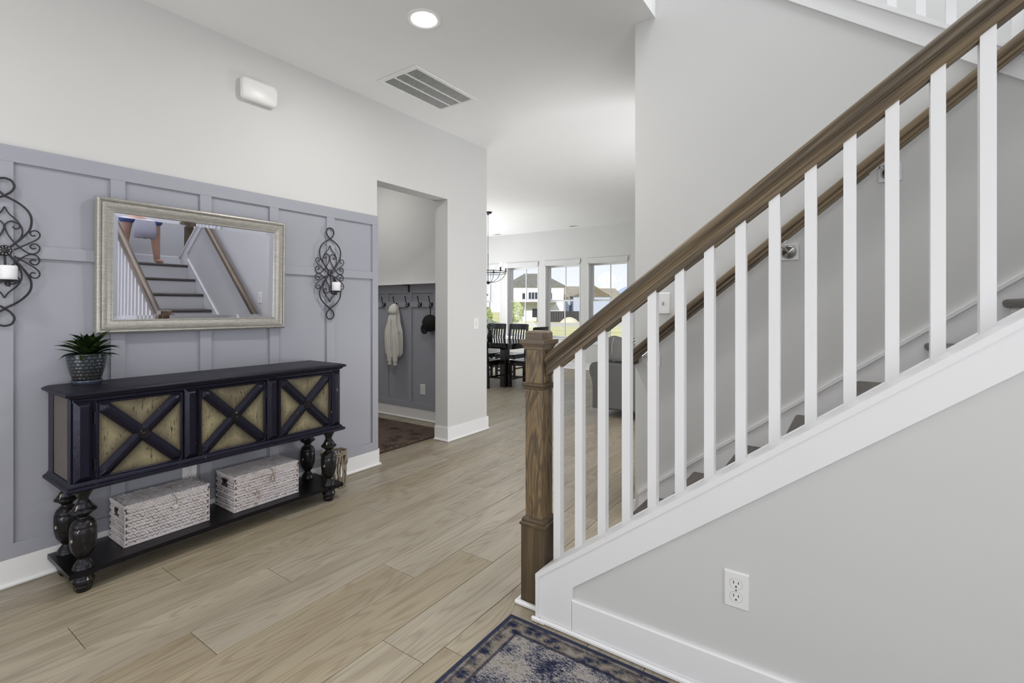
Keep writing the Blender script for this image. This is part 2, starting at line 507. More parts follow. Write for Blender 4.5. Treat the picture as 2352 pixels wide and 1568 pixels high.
t = NT('glazed_ceramic')
n1 = t.noise(t.mapped((30, 30, 30)), 1.0, 3, .6)
sep = t.n('ShaderNodeSeparateXYZ'); t.l(t.coord(), sep.inputs[0])
c = t.ramp(t.math('MULTIPLY_ADD', n1, .5, t.math('MULTIPLY_ADD', sep.outputs[2], 6.0, -5.2)), [(.15, srgb(58, 55, 45)), (.5, srgb(50, 56, 59)), (.85, srgb(62, 70, 80))])
t.set(Base_Color=c, Roughness=.3, Coat_Weight=.25, Coat_Roughness=.05); M['glaze'] = t.m
M['glaze_dark'] = paint('dark_glaze', srgb(34, 39, 43), .2)
M['saucer'] = paint('blue_grey_saucer', srgb(62, 70, 88), .15)
t = NT('glossy_leaf')
n1 = t.noise(t.mapped((24, 24, 24)), 1.0, 2)
t.set(Base_Color=t.ramp(n1, [(.3, srgb(10, 19, 9)), (.6, srgb(32, 50, 20)), (.8, srgb(84, 104, 40))]), Roughness=.3); M['leaf'] = t.m
M['soil'] = paint('potting_soil', srgb(40, 32, 26), .95, 120, .8)
t = NT('ivory_wax'); t.set(Base_Color=(.83, .83, .86, 1), Roughness=.35, Subsurface_Weight=.1); M['wax'] = t.m

def fabric(name, a, b, sc=260, rough=.9, st=.5):
    t = NT(name)
    n1 = t.noise(t.mapped((1, 1, 1)), sc, 2, .7)
    n2 = t.noise(t.mapped((1, 1, 1)), 12, 3)
    t.set(Base_Color=t.mix(t.math('MULTIPLY_ADD', n1, .75, t.math('MULTIPLY', n2, .25)), a, b), Roughness=rough)
    t.bump(n1, st, .002)
    return t.m
M['sofa'] = fabric('grey_tweed', srgb(70, 70, 70), srgb(130, 130, 128), 160)
M['cushion'] = fabric('grey_tweed_cushion', srgb(92, 92, 90), srgb(140, 140, 137), 160)
M['piping'] = paint('piping', srgb(160, 158, 154), .8)
M['fleece'] = fabric('cream_fleece', srgb(206, 204, 198), srgb(230, 228, 222), 400, .95, .3)
M['felt'] = fabric('black_felt', srgb(14, 14, 15), srgb(26, 26, 28), 300)
M['denim'] = fabric('blue_denim', srgb(70, 84, 138), srgb(104, 118, 170), 300)
M['shirt'] = fabric('pale_shirt', srgb(190, 190, 196), srgb(214, 214, 218), 300)
M['bag'] = fabric('pale_canvas', srgb(170, 170, 184), srgb(198, 198, 208), 260)
t = NT('skin'); t.set(Base_Color=srgb(196, 156, 134), Roughness=.5, Subsurface_Weight=.05); M['skin'] = t.m
M['hair'] = fabric('brown_hair', srgb(44, 32, 24), srgb(70, 52, 40), 200)
t = NT('striped_pillow')
wv = t.n('ShaderNodeTexWave', wave_type='BANDS', bands_direction='DIAGONAL'); wv.inputs['Scale'].default_value = 14; wv.inputs['Distortion'].default_value = 1.5
t.l(t.coord(), wv.inputs['Vector'])
t.set(Base_Color=t.ramp(wv.outputs['Fac'], [(.35, srgb(70, 70, 72)), (.5, srgb(225, 224, 220))]), Roughness=.9); M['stripes'] = t.m

def glass(name):
    t = NT(name)
    t.t.nodes.remove(t.b)
    tr = t.n('ShaderNodeBsdfTransparent'); gl = t.n('ShaderNodeBsdfGlossy'); gl.inputs['Roughness'].default_value = .02
    fr = t.n('ShaderNodeFresnel'); fr.inputs['IOR'].default_value = 1.25
    mx = t.n('ShaderNodeMixShader')
    t.l(fr.outputs[0], mx.inputs[0]); t.l(tr.outputs[0], mx.inputs[1]); t.l(gl.outputs[0], mx.inputs[2])
    t.l(mx.outputs[0], t.out.inputs[0])
    return t.m
M['glass'] = glass('window_glass')
def emit(name, col, st):
    t = NT(name); t.set(Base_Color=(*col[:3], 1), Emission_Color=(*col[:3], 1), Emission_Strength=st); return t.m
M['lens_lit'] = emit('lit_lamp_lens', (1, .97, .93), 14)
M['bulb'] = emit('lit_bulb', (1, .95, .88), 40)

# ------------------------------------------------------------------ the setting: floor of planks
WY = 2.944          # face of the panelled wall
WE = 3.806          # end of that wall
H = 2.74            # ceiling
floor_o = struct('floor', MB().box(-1.6, 8.9, -3.4, 7.8, -.08, -.006), paint('subfloor', srgb(84, 74, 62), .9))
PW, PL, ROW0 = .2033, 1.346, 1.1685
BUTT = {0: 1.17, 1: 1.82, 2: 1.52, 3: 2.145, 4: 2.54, 5: 1.898, 6: 2.27, 7: 2.877}
_pcache = {}
def plank(x0, x1, y0, y1):
    k = (round(x1 - x0, 3), round(y1 - y0, 3))
    if k not in _pcache:
        g = .0009
        _pcache[k] = mesh_of('plank', MB().box(g, k[0] - g, g, k[1] - g, -.006, 0, .0013), M['plank'])
    o = bpy.data.objects.new('plank', _pcache[k])
    COL.objects.link(o); o.location = (x0, y0, 0); o.parent = floor_o
rs = random.Random(5)
for r in range(-9, 31):
    y0 = ROW0 + PW * r; y1 = y0 + PW
    b = BUTT.get(r, rs.uniform(0, PL))
    x = b - math.ceil((b + 1.2) / PL) * PL
    while x < 8.5:
        xa, xb = max(x, -1.2), min(x + PL, 8.5)
        x += PL
        if xb - xa < .02: continue
        ym = (y0 + y1) / 2
        if ym > WY and xb < 2.2: continue                  # behind the panelled wall
        if ym > 4.6 and xb < 3.6: continue
        if ym < .9 and xa > 1.6 and xb < 3.7: continue     # under the stair
        if ym < .9 and xa > 1.7: continue                  # hidden behind the stair wall
        if ym > 7.25 or ym < -.62: continue
        if xb < .3 and ym > 2.2: continue
        plank(xa, xb, y0, y1)

# ------------------------------------------------------------------ walls and ceiling
wl = MB().prism([(-1.5, 0), (2.455, 0), (2.455, 2.147), (3.24, 2.147), (3.24, 0), (WE, 0), (WE, H), (-1.5, H)], 'y', WY, WY + .148)
wall_left = struct('wall_left', wl, M['wall'])
PT = 1.872
struct('backing_panel', MB().box(-1.3, 2.455, WY - .002, WY, .10, PT), M['panel'], wall_left)
for x0, x1 in ((-.34, -.28), (.055, .113), (.445, .503), (.835, .893), (1.229, 1.288), (1.619, 1.677), (2.016, 2.079), (2.402, 2.455)):
    struct('batten', MB().box(x0, x1, WY - .014, WY - .0015, .18, 1.803, .0012), M['panel'], wall_left)
struct('top_rail', MB().box(-1.3, 2.455, WY - .0145, WY - .0015, 1.802, PT, .0015), M['panel'], wall_left)
struct('bottom_rail', MB().box(-1.3, 2.455, WY - .0145, WY - .0015, .118, .181, .0012), M['panel'], wall_left)
xs = [-.28, .055, .113, .445, .503, .835, .893, 1.229, 1.288, 1.619, 1.677, 2.016, 2.079, 2.402]
for i in range(0, len(xs), 2):
    struct('middle_rail', MB().box(xs[i], xs[i + 1], WY - .0138, WY - .0015, 1.3975, 1.4527, .0012), M['panel'], wall_left)

def base_run(name, x0, x1, y0, y1, dirn, h=.125, t=.014, parent=None):
    """baseboard with shoe moulding; dirn is the outward normal"""
    dx, dy = dirn
    b = MB()
    def slab(tt, z0, z1, bev, e=0.0):
        if dx: b.box(x0, x0 + dx * tt, y0 - e, y1 + e, z0, z1, bev)
        else: b.box(x0 - e, x1 + e, y0, y0 + dy * tt, z0, z1, bev)
    slab(t, 0, h, .003)
    o = struct(name, b, M['trim'], parent)
    b = MB(); slab(t + .012, 0, .018, .006, .004)
    struct('shoe_moulding', b, M['trim'], o)
    return o
base_run('baseboard_left', -1.3, 2.462, WY, WY, (0, -1))
bl = base_run('baseboard_pillar', 3.232, WE + .012, WY, WY, (0, -1))
b = MB().box(3.24 - .012, 3.24, WY - .0139, WY + .15, 0, .125, .002); struct('jamb_base', b, M['trim'], bl)
b = MB().box(3.24 - .024, 3.24, WY - .026, WY + .15, 0, .018, .005); struct('jamb_shoe', b, M['trim'], bl)
b = MB().box(WE, WE + .012, WY - .0139, WY + .15, 0, .125, .002); struct('end_base', b, M['trim'], bl)
b = MB().box(2.455, 2.467, WY - .0139, WY + .148, 0, .125, .002).box(2.455, 2.479, WY - .026, WY + .148, 0, .018, .004)
struct('jamb_base', b, M['trim'], bl)

# mudroom walls; far wall of it carries grey panelling
MX = 3.70
struct('wall_mudroom', MB().box(MX, WE, WY + .148, 5.4, 0, H), M['wall'])
wm = struct('wall_mudroom_panelling', MB().box(MX - .004, MX, 3.1, 5.3, .1, 1.43), M['panel'])
kf = (MX - .0) / 3.95
for a, bb in ((4.575, 4.517), (4.182, 4.124), (3.79, 3.733), (4.967, 4.91)):
    struct('batten', MB().box(MX - .018, MX - .004, bb * kf, a * kf, .17, 1.43, .0012), M['panel'], wm)
struct('top_rail', MB().box(MX - .0185, MX - .004, 3.1, 5.3, 1.343, 1.43, .001), M['panel'], wm)
struct('hook_rail', MB().box(MX - .0185, MX - .004, 3.1, 5.3, 1.193, 1.252, .001), M['panel'], wm)
struct('bottom_rail', MB().box(MX - .0185, MX - .004, 3.1, 5.3, .12, .18, .001), M['panel'], wm)
base_run('baseboard_mudroom', MX, MX, 3.1, 5.3, (-1, 0))
struct('wall_mudroom_rear', MB().box(1.9, WE, 5.3, 5.4, 0, H), M['wall'])
struct('wall_mudroom_near', MB().box(1.9, 2.0, WY + .148, 5.4, 0, H), M['wall'])

# ceiling with the open stair well (corner at X 2.6, Y 0.868)
CZ = .30
struct('ceiling', MB().prism([(-1.5, .868), (2.6, .868), (2.6, .98), (2.71, .98), (2.71, .868), (3.72, .868), (3.72, -3.0), (8.9, -3.0), (8.9, 7.6), (-1.5, 7.6)], 'z', H, H + CZ), M['ceiling'])
struct('ceiling_upper', MB().box(-1.6, 3.8, -2.1, 7.0, 5.25, 5.35), M['ceiling'])
struct('wall_entry', MB().box(-1.6, -1.5, -2.1, 3.1, 0, 5.3), M['wall'])
struct('wall_upper_hall', MB().box(-1.6, 3.8, 5.9, 6.0, H + CZ, 5.3), M['wall'])
struct('wall_landing', MB().box(-1.6, 3.8, -2.06, -1.95, 0, 5.3), M['wall'])
struct('wall_upper', MB().box(3.62, 3.72, -1.95, .95, 0, 5.3), M['wall'])
struct('wall_closet', MB().box(2.71, 3.72, .95, 1.0, 0, H), M['wall'])
struct('wall_living', MB().box(3.7, 8.9, -3.1, -3.0, 0, H), M['wall'])
struct('wall_garden', MB().box(WE, 8.9, 7.5, 7.6, 0, H), M['wall'])

# far wall with four windows
FX = 8.5
WIN = [(6.195, 6.985), (5.253, 6.035), (4.307, 5.095), (3.344, 4.14)]
WZ0, WZ1, WT = .60, 2.05, .20
b = MB()
ys = [-3.0] + [v for w in sorted(WIN) for v in w] + [7.5]
for i in range(0, len(ys), 2):
    b.box(FX, FX + WT, ys[i], ys[i + 1], WZ0, WZ1)
b.box(FX, FX + WT, -3.0, 7.5, -.3, WZ0).box(FX, FX + WT, -3.0, 7.5, WZ1, H)
struct('wall_far', b, M['wall'])
base_run('baseboard_far', FX, FX, -2.9, 7.4, (-1, 0))
M['sash'] = paint('white_vinyl_sash', (.78, .78, .79, 1), .35)
for i, (y0, y1) in enumerate(WIN):
    j = .014
    b = MB().box(FX - .004, FX + WT, y0, y0 + j, WZ0, WZ1).box(FX - .004, FX + WT, y1 - j, y1, WZ0, WZ1).box(FX - .004, FX + WT, y0, y1, WZ1 - j, WZ1)
    w = struct('window_%d' % (i + 1), b, M['sash'])
    struct('window_head', MB().box(FX - .018, FX, y0 - .008, y1 + .01, WZ1, WZ1 + .088, .003), M['wall'], w)  # wall colour on white trim, backlit shade put into the paint
    struct('window_sill', MB().box(FX - .05, FX + .08, y0 - .02, y1 + .02, WZ0 - .024, WZ0, .004), M['trim'], w)
    struct('window_apron', MB().box(FX - .016, FX, y0 - .01, y1 + .01, WZ0 - .11, WZ0 - .024, .003), M['trim'], w)
    xs0 = FX + .10
    zm = 1.335
    for nm, za, zb, xo in (('upper_sash', zm - .014, WZ1 - j, .045), ('lower_sash', WZ0, zm + .016, .01)):
        s = .036
        b = MB().box(xs0 + xo, xs0 + xo + .03, y0 + j, y0 + j + s, za, zb).box(xs0 + xo, xs0 + xo + .03, y1 - j - s, y1 - j, za, zb)
        b.box(xs0 + xo, xs0 + xo + .03, y0 + j + s, y1 - j - s, za, za + .03).box(xs0 + xo, xs0 + xo + .03, y0 + j + s, y1 - j - s, zb - .03, zb)
        sash = struct(nm, b, M['sash'], w)
        ym = (y0 + y1) / 2
        struct('muntin', MB().box(xs0 + xo + .006, xs0 + xo + .024, ym - .009, ym + .009, za + .03, zb - .03), M['sash'], sash)
        struct('glass_pane', MB().box(xs0 + xo + .013, xs0 + xo + .017, y0 + j + s - .004, y1 - j - s + .004, za + .026, zb - .026), M['glass'], sash)

# ------------------------------------------------------------------ ceiling fittings
r = root('recessed_light', 'round recessed ceiling light, lit, above the middle of the hall', 'light', (1.90, 1.897, H))
obj('trim_ring', MB().lathe([(.094, 0), (.094, -.004), (.088, -.008), (.072, -.006), (.066, .0)], 1.90, 1.897, H, 32), M['plastic'], r, 40)
obj('lens', MB().lathe([(0, -.0045), (.066, -.003), (.066, .004), (0, .004)], 1.90, 1.897, H, 32), M['lens_lit'], r)
_cl = add_light('recessed_lamp', 'AREA', (1.90, 1.897, H - .012), (1.90, 1.897, 0), 14.5, (1, .96, .91), .13, None, 'DISK')

r = root('ceiling_vent', 'white louvred return air grille set in the hall ceiling', 'vent', (2.54, 2.48, H))
VX0, VX1, VY0, VY1 = 2.225, 2.858, 2.29, 2.672
b = MB(); fw = .034
for x0, x1, y0, y1 in ((VX0, VX1, VY0, VY0 + fw), (VX0, VX1, VY1 - fw, VY1), (VX0, VX0 + fw, VY0 + fw, VY1 - fw), (VX1 - fw, VX1, VY0 + fw, VY1 - fw)):
    b.box(x0, x1, y0, y1, H - .009, H, .003)
obj('frame', b, M['plastic'], r)
obj('duct_backing', MB().box(VX0 + fw, VX1 - fw, VY0 + fw, VY1 - fw, H - .0005, H - .0001), M['dark_hole'], r)
iw = (VY1 - VY0 - 2 * fw)
for k in (1, 2):
    y = VY0 + fw + iw * k / 3
    obj('divider_bar', MB().box(VX0 + fw, VX1 - fw, y - .006, y + .006, H - .0085, H - .001), M['plastic'], r)
nsl = 42
sl = (VX1 - VX0 - 2 * fw) / nsl
slat_me = mesh_of('slat', MB().prism([(0, -.0075), (.0035, -.0078), (.0085, -.001), (.005, -.0008)], 'y', VY0 + fw, VY1 - fw), M['plastic'])
for k in range(nsl):
    o = obj('slat', slat_me, None, r)
    o.location = (VX0 + fw + sl * k + .001, 0, H)

for k, (vx, vy) in enumerate(((8.30, 6.22), (8.27, 4.42))):
    r = root('ceiling_register', ('small white ceiling register near the chandelier, farther from the stair', 'small white ceiling register above the window second from the stair')[k], 'vent', (vx, vy, H), 'registers in the far ceiling')
    obj('frame', MB().box(vx - .07, vx + .07, vy - .16, vy + .16, H - .006, H, .002), M['plastic'], r)
    for q in range(5):
        yq = vy - .13 + .026 * q
        obj('slot', MB().box(vx - .05, vx + .05, yq, yq + .012, H - .0068, H - .0055), M['dark_hole'], r)

# ------------------------------------------------------------------ wall fittings
def rounded(w, h, rad, n=6):
    pts = []
    for cx, cy, a0 in ((w / 2 - rad, h / 2 - rad, 0), (-w / 2 + rad, h / 2 - rad, 90), (-w / 2 + rad, -h / 2 + rad, 180), (w / 2 - rad, -h / 2 + rad, 270)):
        for i in range(n + 1):
            a = radians(a0 + 90 * i / n); pts.append((cx + rad * cos(a), cy + rad * sin(a)))
    return pts
def loft(mb, rings):
    """rings: lists of equal length of 3D points; caps both ends"""
    n = len(rings[0]); base = len(mb.v)
    vs = [p for rg in rings for p in rg]
    fs = [list(range(n))[::-1], [(len(rings) - 1) * n + i for i in range(n)]]
    for k in range(len(rings) - 1):
        for i in range(n):
            fs.append([k * n + i, k * n + (i + 1) % n, (k + 1) * n + (i + 1) % n, (k + 1) * n + i])
    return mb.add(vs, fs)

r = root('door_chime', 'white rounded plastic chime box high on the wall above the mirror', 'chime', (1.545, WY, 2.45))
cx, cz = 1.545, 2.47
def ring(w, h, rad, y): return [(cx + p[0], y, cz + p[1]) for p in rounded(w, h, rad)]
obj('base', loft(MB(), [ring(.19, .112, .016, WY), ring(.19, .112, .016, WY - .022)]), M['plastic'], r, 40)
obj('cover', loft(MB(), [ring(.212, .128, .022, WY - .020), ring(.212, .128, .022, WY - .036), ring(.206, .120, .03, WY - .046), ring(.18, .096, .03, WY - .052)]), M['plastic'], r, 40)

def plate(kind, label, P, nrm, group=None, w=.070, h=.109):
    """wall plate centred at P, nrm in ('-y','-x')"""
    r = root('light_switch' if kind == 'switch' else 'wall_outlet', label, 'switch' if kind == 'switch' else 'outlet', P, group)
    def T(u, v, d):      # u right as seen, v up, d out
        return (P[0] + u, P[1] - d, P[2] + v) if nrm == '-y' else (P[0] - d, P[1] - u, P[2] + v)
    def rg(w_, h_, rad, d, cu=0, cv=0): return [T(p[0] + cu, p[1] + cv, d) for p in rounded(w_, h_, rad, 4)]
    obj('cover_plate', loft(MB(), [rg(w, h, .003, 0), rg(w, h, .003, .002), rg(w - .008, h - .008, .003, .0065)]), M['plastic'], r, 30)
    if kind == 'switch':
        obj('toggle_slot', loft(MB(), [rg(.011, .024, .001, .0060), rg(.011, .024, .001, .0069)]), M['sill_grey'], r)
        obj('toggle', loft(MB(), [rg(.009, .010, .001, .006, 0, .003), rg(.007, .006, .001, .016, 0, .008)]), M['plastic'], r)
        for v in (.030, -.030):
            obj('screw', loft(MB(), [rg(.006, .006, .003, .006, 0, v), rg(.006, .006, .003, .0072, 0, v)]), M['chrome'], r)
    else:
        for v in (.0195, -.0195):
            f = obj('receptacle', loft(MB(), [rg(.034, .028, .012, .006, 0, v), rg(.0335, .0275, .012, .0078, 0, v)]), M['plastic'], r, 30)
            for u, hh in ((-.0065, .009), (.0065, .0075)):
                obj('slot', loft(MB(), [rg(.0022, hh, .0008, .0074, u, v + .004), rg(.0022, hh, .0008, .0080, u, v + .004)]), M['dark_hole'], f)
            obj('ground_hole', loft(MB(), [rg(.005, .005, .0024, .0074, 0, v - .008), rg(.005, .005, .0024, .0080, 0, v - .008)]), M['dark_hole'], f)
            obj('outline', loft(MB(), [rg(.0355, .0295, .0125, .006, 0, v), rg(.0355, .0295, .0125, .0068, 0, v)]), M['sill_grey'], f)
        obj('screw', loft(MB(), [rg(.005, .005, .0024, .006), rg(.005, .005, .0024, .0072)]), M['chrome'], r)
    return r
plate('switch', 'white toggle light switch on the wall end between mudroom opening and dining room', (3.637, WY, 1.037), '-y')
plate('switch', 'white toggle light switch on the stair wall just above the wall handrail', (2.60, .824, 1.207), '-x', w=.072, h=.113)
plate('outlet', 'white duplex outlet low on the wall below the stair railing', (1.59, .2845, .338), '-x')
plate('outlet', 'white duplex outlet low on the grey mudroom panelling', (MX - .004, 3.958 * kf, 1.18 + (.27 - 1.18) * kf), '-x')
plate('outlet', 'white duplex outlet on grey panelling behind the console above the left basket', (1.181, WY - .002, .298), '-y')

# ------------------------------------------------------------------ staircase
RISE, RUN = .1735, .2275
def nose(k): return .67 - RUN * (k - 2)
SLP = .753
def capz(y): return .182 + SLP * (.978 - y)
def railb(y): return 1.490 + SLP * (.2275 - y)
KX0, KX1, KY = 1.590, 1.700, .975
LY = nose(9)
# knee wall under the railing
struct('wall_knee', MB().prism([(KY - .01, 0), (KY - .01, capz(KY) - .022), (LY, capz(LY) - .022), (-1.95, capz(LY) - .022), (-1.95, 0)], 'x', KX0, KX1), M['wall'])
sk = MB().prism([(.970, .0), (.970, capz(.970) - .02), (LY - .03, capz(LY - .03) - .02), (LY - .03, capz(LY - .03) - .122), (.831, capz(.831) - .122), (.831, 0)], 'x', KX0 - .013, KX0)
t1 = struct('trim_1', sk, M['trim'])
b = MB().prism([(.984, capz(.984) - .021), (.984, capz(.984)), (LY - .05, capz(LY - .05)), (LY - .05, capz(LY - .05) - .021)], 'x', KX0 - .019, KX1 + .022)
struct('stair_cap', b, M['trim'], t1)
struct('end_board', MB().prism([(.970, 0), (.984, 0), (.984, capz(.984) - .021), (.970, capz(.970) - .021)], 'x', KX0 - .018, 1.631), M['trim'], t1)
b = MB().box(KX0 - .030, KX0 - .0175, .940, .998, 0, .019, .005)
struct('shoe_moulding', b, M['trim'], t1)
struct('baseboard_knee', MB().prism([(KX0, 0), (KX0 - .013, 0), (KX0 - .013, .122), (KX0 - .009, .128), (KX0, .128)], 'y', -1.9, .832), M['trim'])
struct('shoe_moulding', MB().box(KX0 - .026, KX0 - .012, -1.9, .965, 0, .019, .006), M['trim'], bpy.data.objects['baseboard_knee'])

# stair wall, with the upper flight's string on top of it
UL = lambda y: 2.618 + .746 * (y - .262)
SX = 2.60
struct('wall_stair', MB().prism([(.98, 0), (.98, UL(.98) + .09), (-1.13, UL(-1.13) + .09), (-1.13, 0)], 'x', SX, SX + .11), M['wall'])
t2 = struct('trim_2', MB().prism([(.98, UL(.98)), (.98, UL(.98) + .092), (-1.15, UL(-1.15) + .092), (-1.15, 1.56), (-.965, 1.56), (-.965, UL(-.965))], 'x', SX - .013, SX), M['trim'])
struct('string_cap', MB().prism([(.98, UL(.98) + .092), (.98, UL(.98) + .114), (-1.17, UL(-1.17) + .114), (-1.17, UL(-1.17) + .092)], 'x', SX - .028, SX + .138), M['trim'], t2)
sz = lambda y: .27 + .762 * (.833 - y)
t3 = struct('trim_3', MB().prism([(.955, 0), (.955, sz(.955) - .006), (-.95, sz(-.95) - .006), (-.95, sz(-.95) - .30), (.60, 0)], 'x', SX - .014, SX), M['trim'])
struct('skirt_cap', MB().prism([(.958, sz(.958) - .008), (.958, sz(.958) + .010), (-.95, sz(-.95) + .010), (-.95, sz(-.95) - .008)], 'x', SX - .020, SX), M['trim'], t3)
struct('end_base', MB().box(SX, SX + .11, .98, .992, 0, .125, .002), M['trim'], t3)
struct('end_base', MB().box(SX - .004, SX + .114, .98, 1.004, 0, .018, .004), M['trim'], t3)

st = root('staircase', 'lower stair flight with dark oak treads and white risers rising beside the railing', 'staircase', (2.14, .9, 0))
for k in range(1, 9):
    y, z = nose(k), RISE * k
    pr = [(y, z - .013)] + [(y - .013 + .013 * cos(a), z - .0135 + .0135 * sin(a)) for a in (radians(30), radians(60), radians(90))] + [(y - RUN - .02, z), (y - RUN - .02, z - .032), (y - .013, z - .032), (y - .003, z - .026)]
    obj('tread', MB().prism(pr, 'x', KX1 + .0015, SX - .0145), M['oak_x'], st, 40)
    obj('riser', MB().box(KX1 + .0015, SX - .0145, y - .042, y - .024, z - RISE, z - .032), M['trim'], st)
z = RISE * 9
obj('riser', MB().box(KX1 + .0015, SX - .0145, LY - .042, LY - .024, z - RISE, z - .027), M['trim'], st)
pr = [(LY, z - .013), (LY - .004, z - .004), (LY - .013, z), (-1.95, z), (-1.95, z - .032), (LY - .013, z - .032), (LY - .003, z - .026)]
fl = struct('floor_landing', MB().prism(pr, 'x', KX1, SX), M['oak_x'], None, 40)
struct('landing_extension', MB().box(SX, 3.62, -1.95, -1.14, z - .027, z), M['oak_x'], fl)
bb = struct('baseboard_landing', MB().box(KX1, 3.62, -1.95, -1.936, z, z + .14, .003), M['trim'])

def newel(loc, label, shoe=True):
    """square oak newel; local geometry around its centre, base at z = 0"""
    r = root('newel_post', label, 'newel', loc)
    X, Y, Z = loc
    h = .053
    def sq(w, z): return [(X + a * w, Y + c * w, Z + z) for a, c in ((-1, -1), (1, -1), (1, 1), (-1, 1))]
    obj('base_block', MB().box(X - h, X + h, Y - h, Y + h, Z, Z + .315, .002), M['oak_s'], r)
    obj('base_moulding', loft(MB(), [sq(h - .001, .314), sq(h + .004, .318), sq(h + .004, .326), sq(h - .003, .331), sq(h - .002, .337), sq(h - .006, .345), sq(.0405, .349), sq(.0398, .352)]), M['oak_s'], r)
    obj('shaft', MB().box(X - .0397, X + .0397, Y - .0397, Y + .0397, Z + .345, Z + 1.03, .002), M['oak_v'], r)
    obj('collar', loft(MB(), [sq(.040, .857), sq(.043, .861), sq(.043, .866), sq(.0485, .872), sq(.0505, .874), sq(.0505, .883), sq(.040, .884)]), M['oak_s'], r)
    obj('cap', loft(MB(), [sq(.0399, 1.014), sq(.044, 1.020), sq(.044, 1.025), sq(.047, 1.026), sq(.048, 1.031), sq(.054, 1.039), sq(.0575, 1.041), sq(.0575, 1.056), sq(.040, 1.0575), sq(.040, 1.083), sq(.034, 1.090)]), M['oak_cap'], r)
    if shoe:
        obj('shoe_moulding', MB().box(X - h - .021, X - h, Y - h, Y + h + .02, Z, Z + .019, .006).box(X - h, X + h + .02, Y + h, Y + h + .02, Z, Z + .019, .006), M['trim'], r)
    return r
newel((1.686, 1.038, 0), 'square stained oak newel post at the foot of the stair railing')
newel((1.686, LY - .062, capz(LY) - .12), 'stained oak newel post at the top of the lower stair flight', False)

# railing: every baluster a part
rl = root('stair_railing', 'stained oak handrail on square white balusters along the knee wall', 'railing', (1.686, .9, .2))
BW = .0152
k = 0
while True:
    yc = .947 - .0942 * k; k += 1
    if yc < LY + .02: break
    y0, y1, x0, x1 = yc - BW, yc + BW, 1.686 - BW, 1.686 + BW
    vs = []
    for y, x in ((y0, x0), (y0, x1), (y1, x1), (y1, x0)): vs.append((x, y, capz(y)))
    for y, x in ((y0, x0), (y0, x1), (y1, x1), (y1, x0)): vs.append((x, y, railb(y) + .002))
    obj('baluster', MB().add(vs, [(3, 2, 1, 0), (4, 5, 6, 7), (0, 1, 5, 4), (1, 2, 6, 5), (2, 3, 7, 6), (3, 0, 4, 7)]), M['trim'], rl)
    if yc - .0942 > LY + .02:
        obj('fillet', MB().sweep([(-.0150, .0015), (.0150, .0015), (.0150, -.008), (-.0150, -.008)], (1.686, y0, railb(y0)), (1.686, y0 - (.0942 - 2 * BW), railb(y0 - (.0942 - 2 * BW))), (1, 0, 0)), M['oak_y'], rl)
half = [(.0, .088), (.017, .0865), (.026, .080), (.031, .068), (.0305, .055), (.026, .046), (.0205, .040), (.0205, .036), (.0235, .032), (.0235, .022), (.0205, .018), (.0205, .0)]
prof = half + [(-a, c) for a, c in half[::-1] if a > 0]
ya, yb = .995, LY - .005
obj('handrail', MB().sweep(prof, (1.686, ya, railb(ya)), (1.686, yb, railb(yb)), (1, 0, 0)), M['oak_y'], rl, 35)

# wall handrail with brackets
WS = .834
def wrt(y): return 1.074 + WS * (.834 - y)
wr = root('wall_handrail', 'stained oak handrail fixed to the stair wall on round nickel brackets', 'handrail', (2.55, .9, 1.0))
half = [(.0, 0), (.016, -.002), (.024, -.010), (.027, -.024), (.025, -.036), (.018, -.044), (.020, -.050), (.020, -.060), (.016, -.066), (.016, -.076)]
prof = half + [(-a, c) for a, c in half[::-1] if a > 0]
obj('rail', MB().sweep(prof, (2.54, .985, wrt(.985)), (2.54, -.80, wrt(-.80)), (1, 0, 0)), M['oak_y'], wr, 35)
obj('rail_return', MB().box(2.55, 2.60, .958, .990, wrt(.985) - .07, wrt(.985) - .006, .004), M['oak_y'], wr)
for y, z in ((.876, .905), (.239, 1.439), (-.131, 1.748), (-.60, 2.14)):
    zr = wrt(y + .025) - .076
    sd_ = .040 if y > .8 else .072
    b_ = obj('bracket', MB().tube([(2.592, y, z), (2.572, y + .002, z + .003), (2.552, y + .014, z + .012), (2.541, y + .03, z + .03), (2.540, y + .036, zr - .03 * WS)], .0055, 10), M['chrome'], wr, 50)
    obj('mounting_block', MB().box(2.588, 2.60, y - .038, y + .038, z - .036, z + .036, .0012), M['trim'], b_)
    rs_ = MB().lathe([(.0, .0), (.031, .0), (.031, .004), (.026, .009), (.012, .014), (.006, .020), (0, .021)], 0, 0, 0, 24).xf(Matrix.Translation((2.588, y, z)) @ Matrix.Rotation(-pi / 2, 4, 'Y'))
    obj('rosette', rs_, M['chrome'], b_, 50)
    obj('saddle', MB().sweep([(-.011, .001), (.011, .001), (.011, -.004), (-.011, -.004)], (2.54, y + sd_, wrt(y + sd_) - .0765), (2.54, y + sd_ - .068, wrt(y + sd_ - .068) - .0765), (1, 0, 0)), M['chrome'], b_)

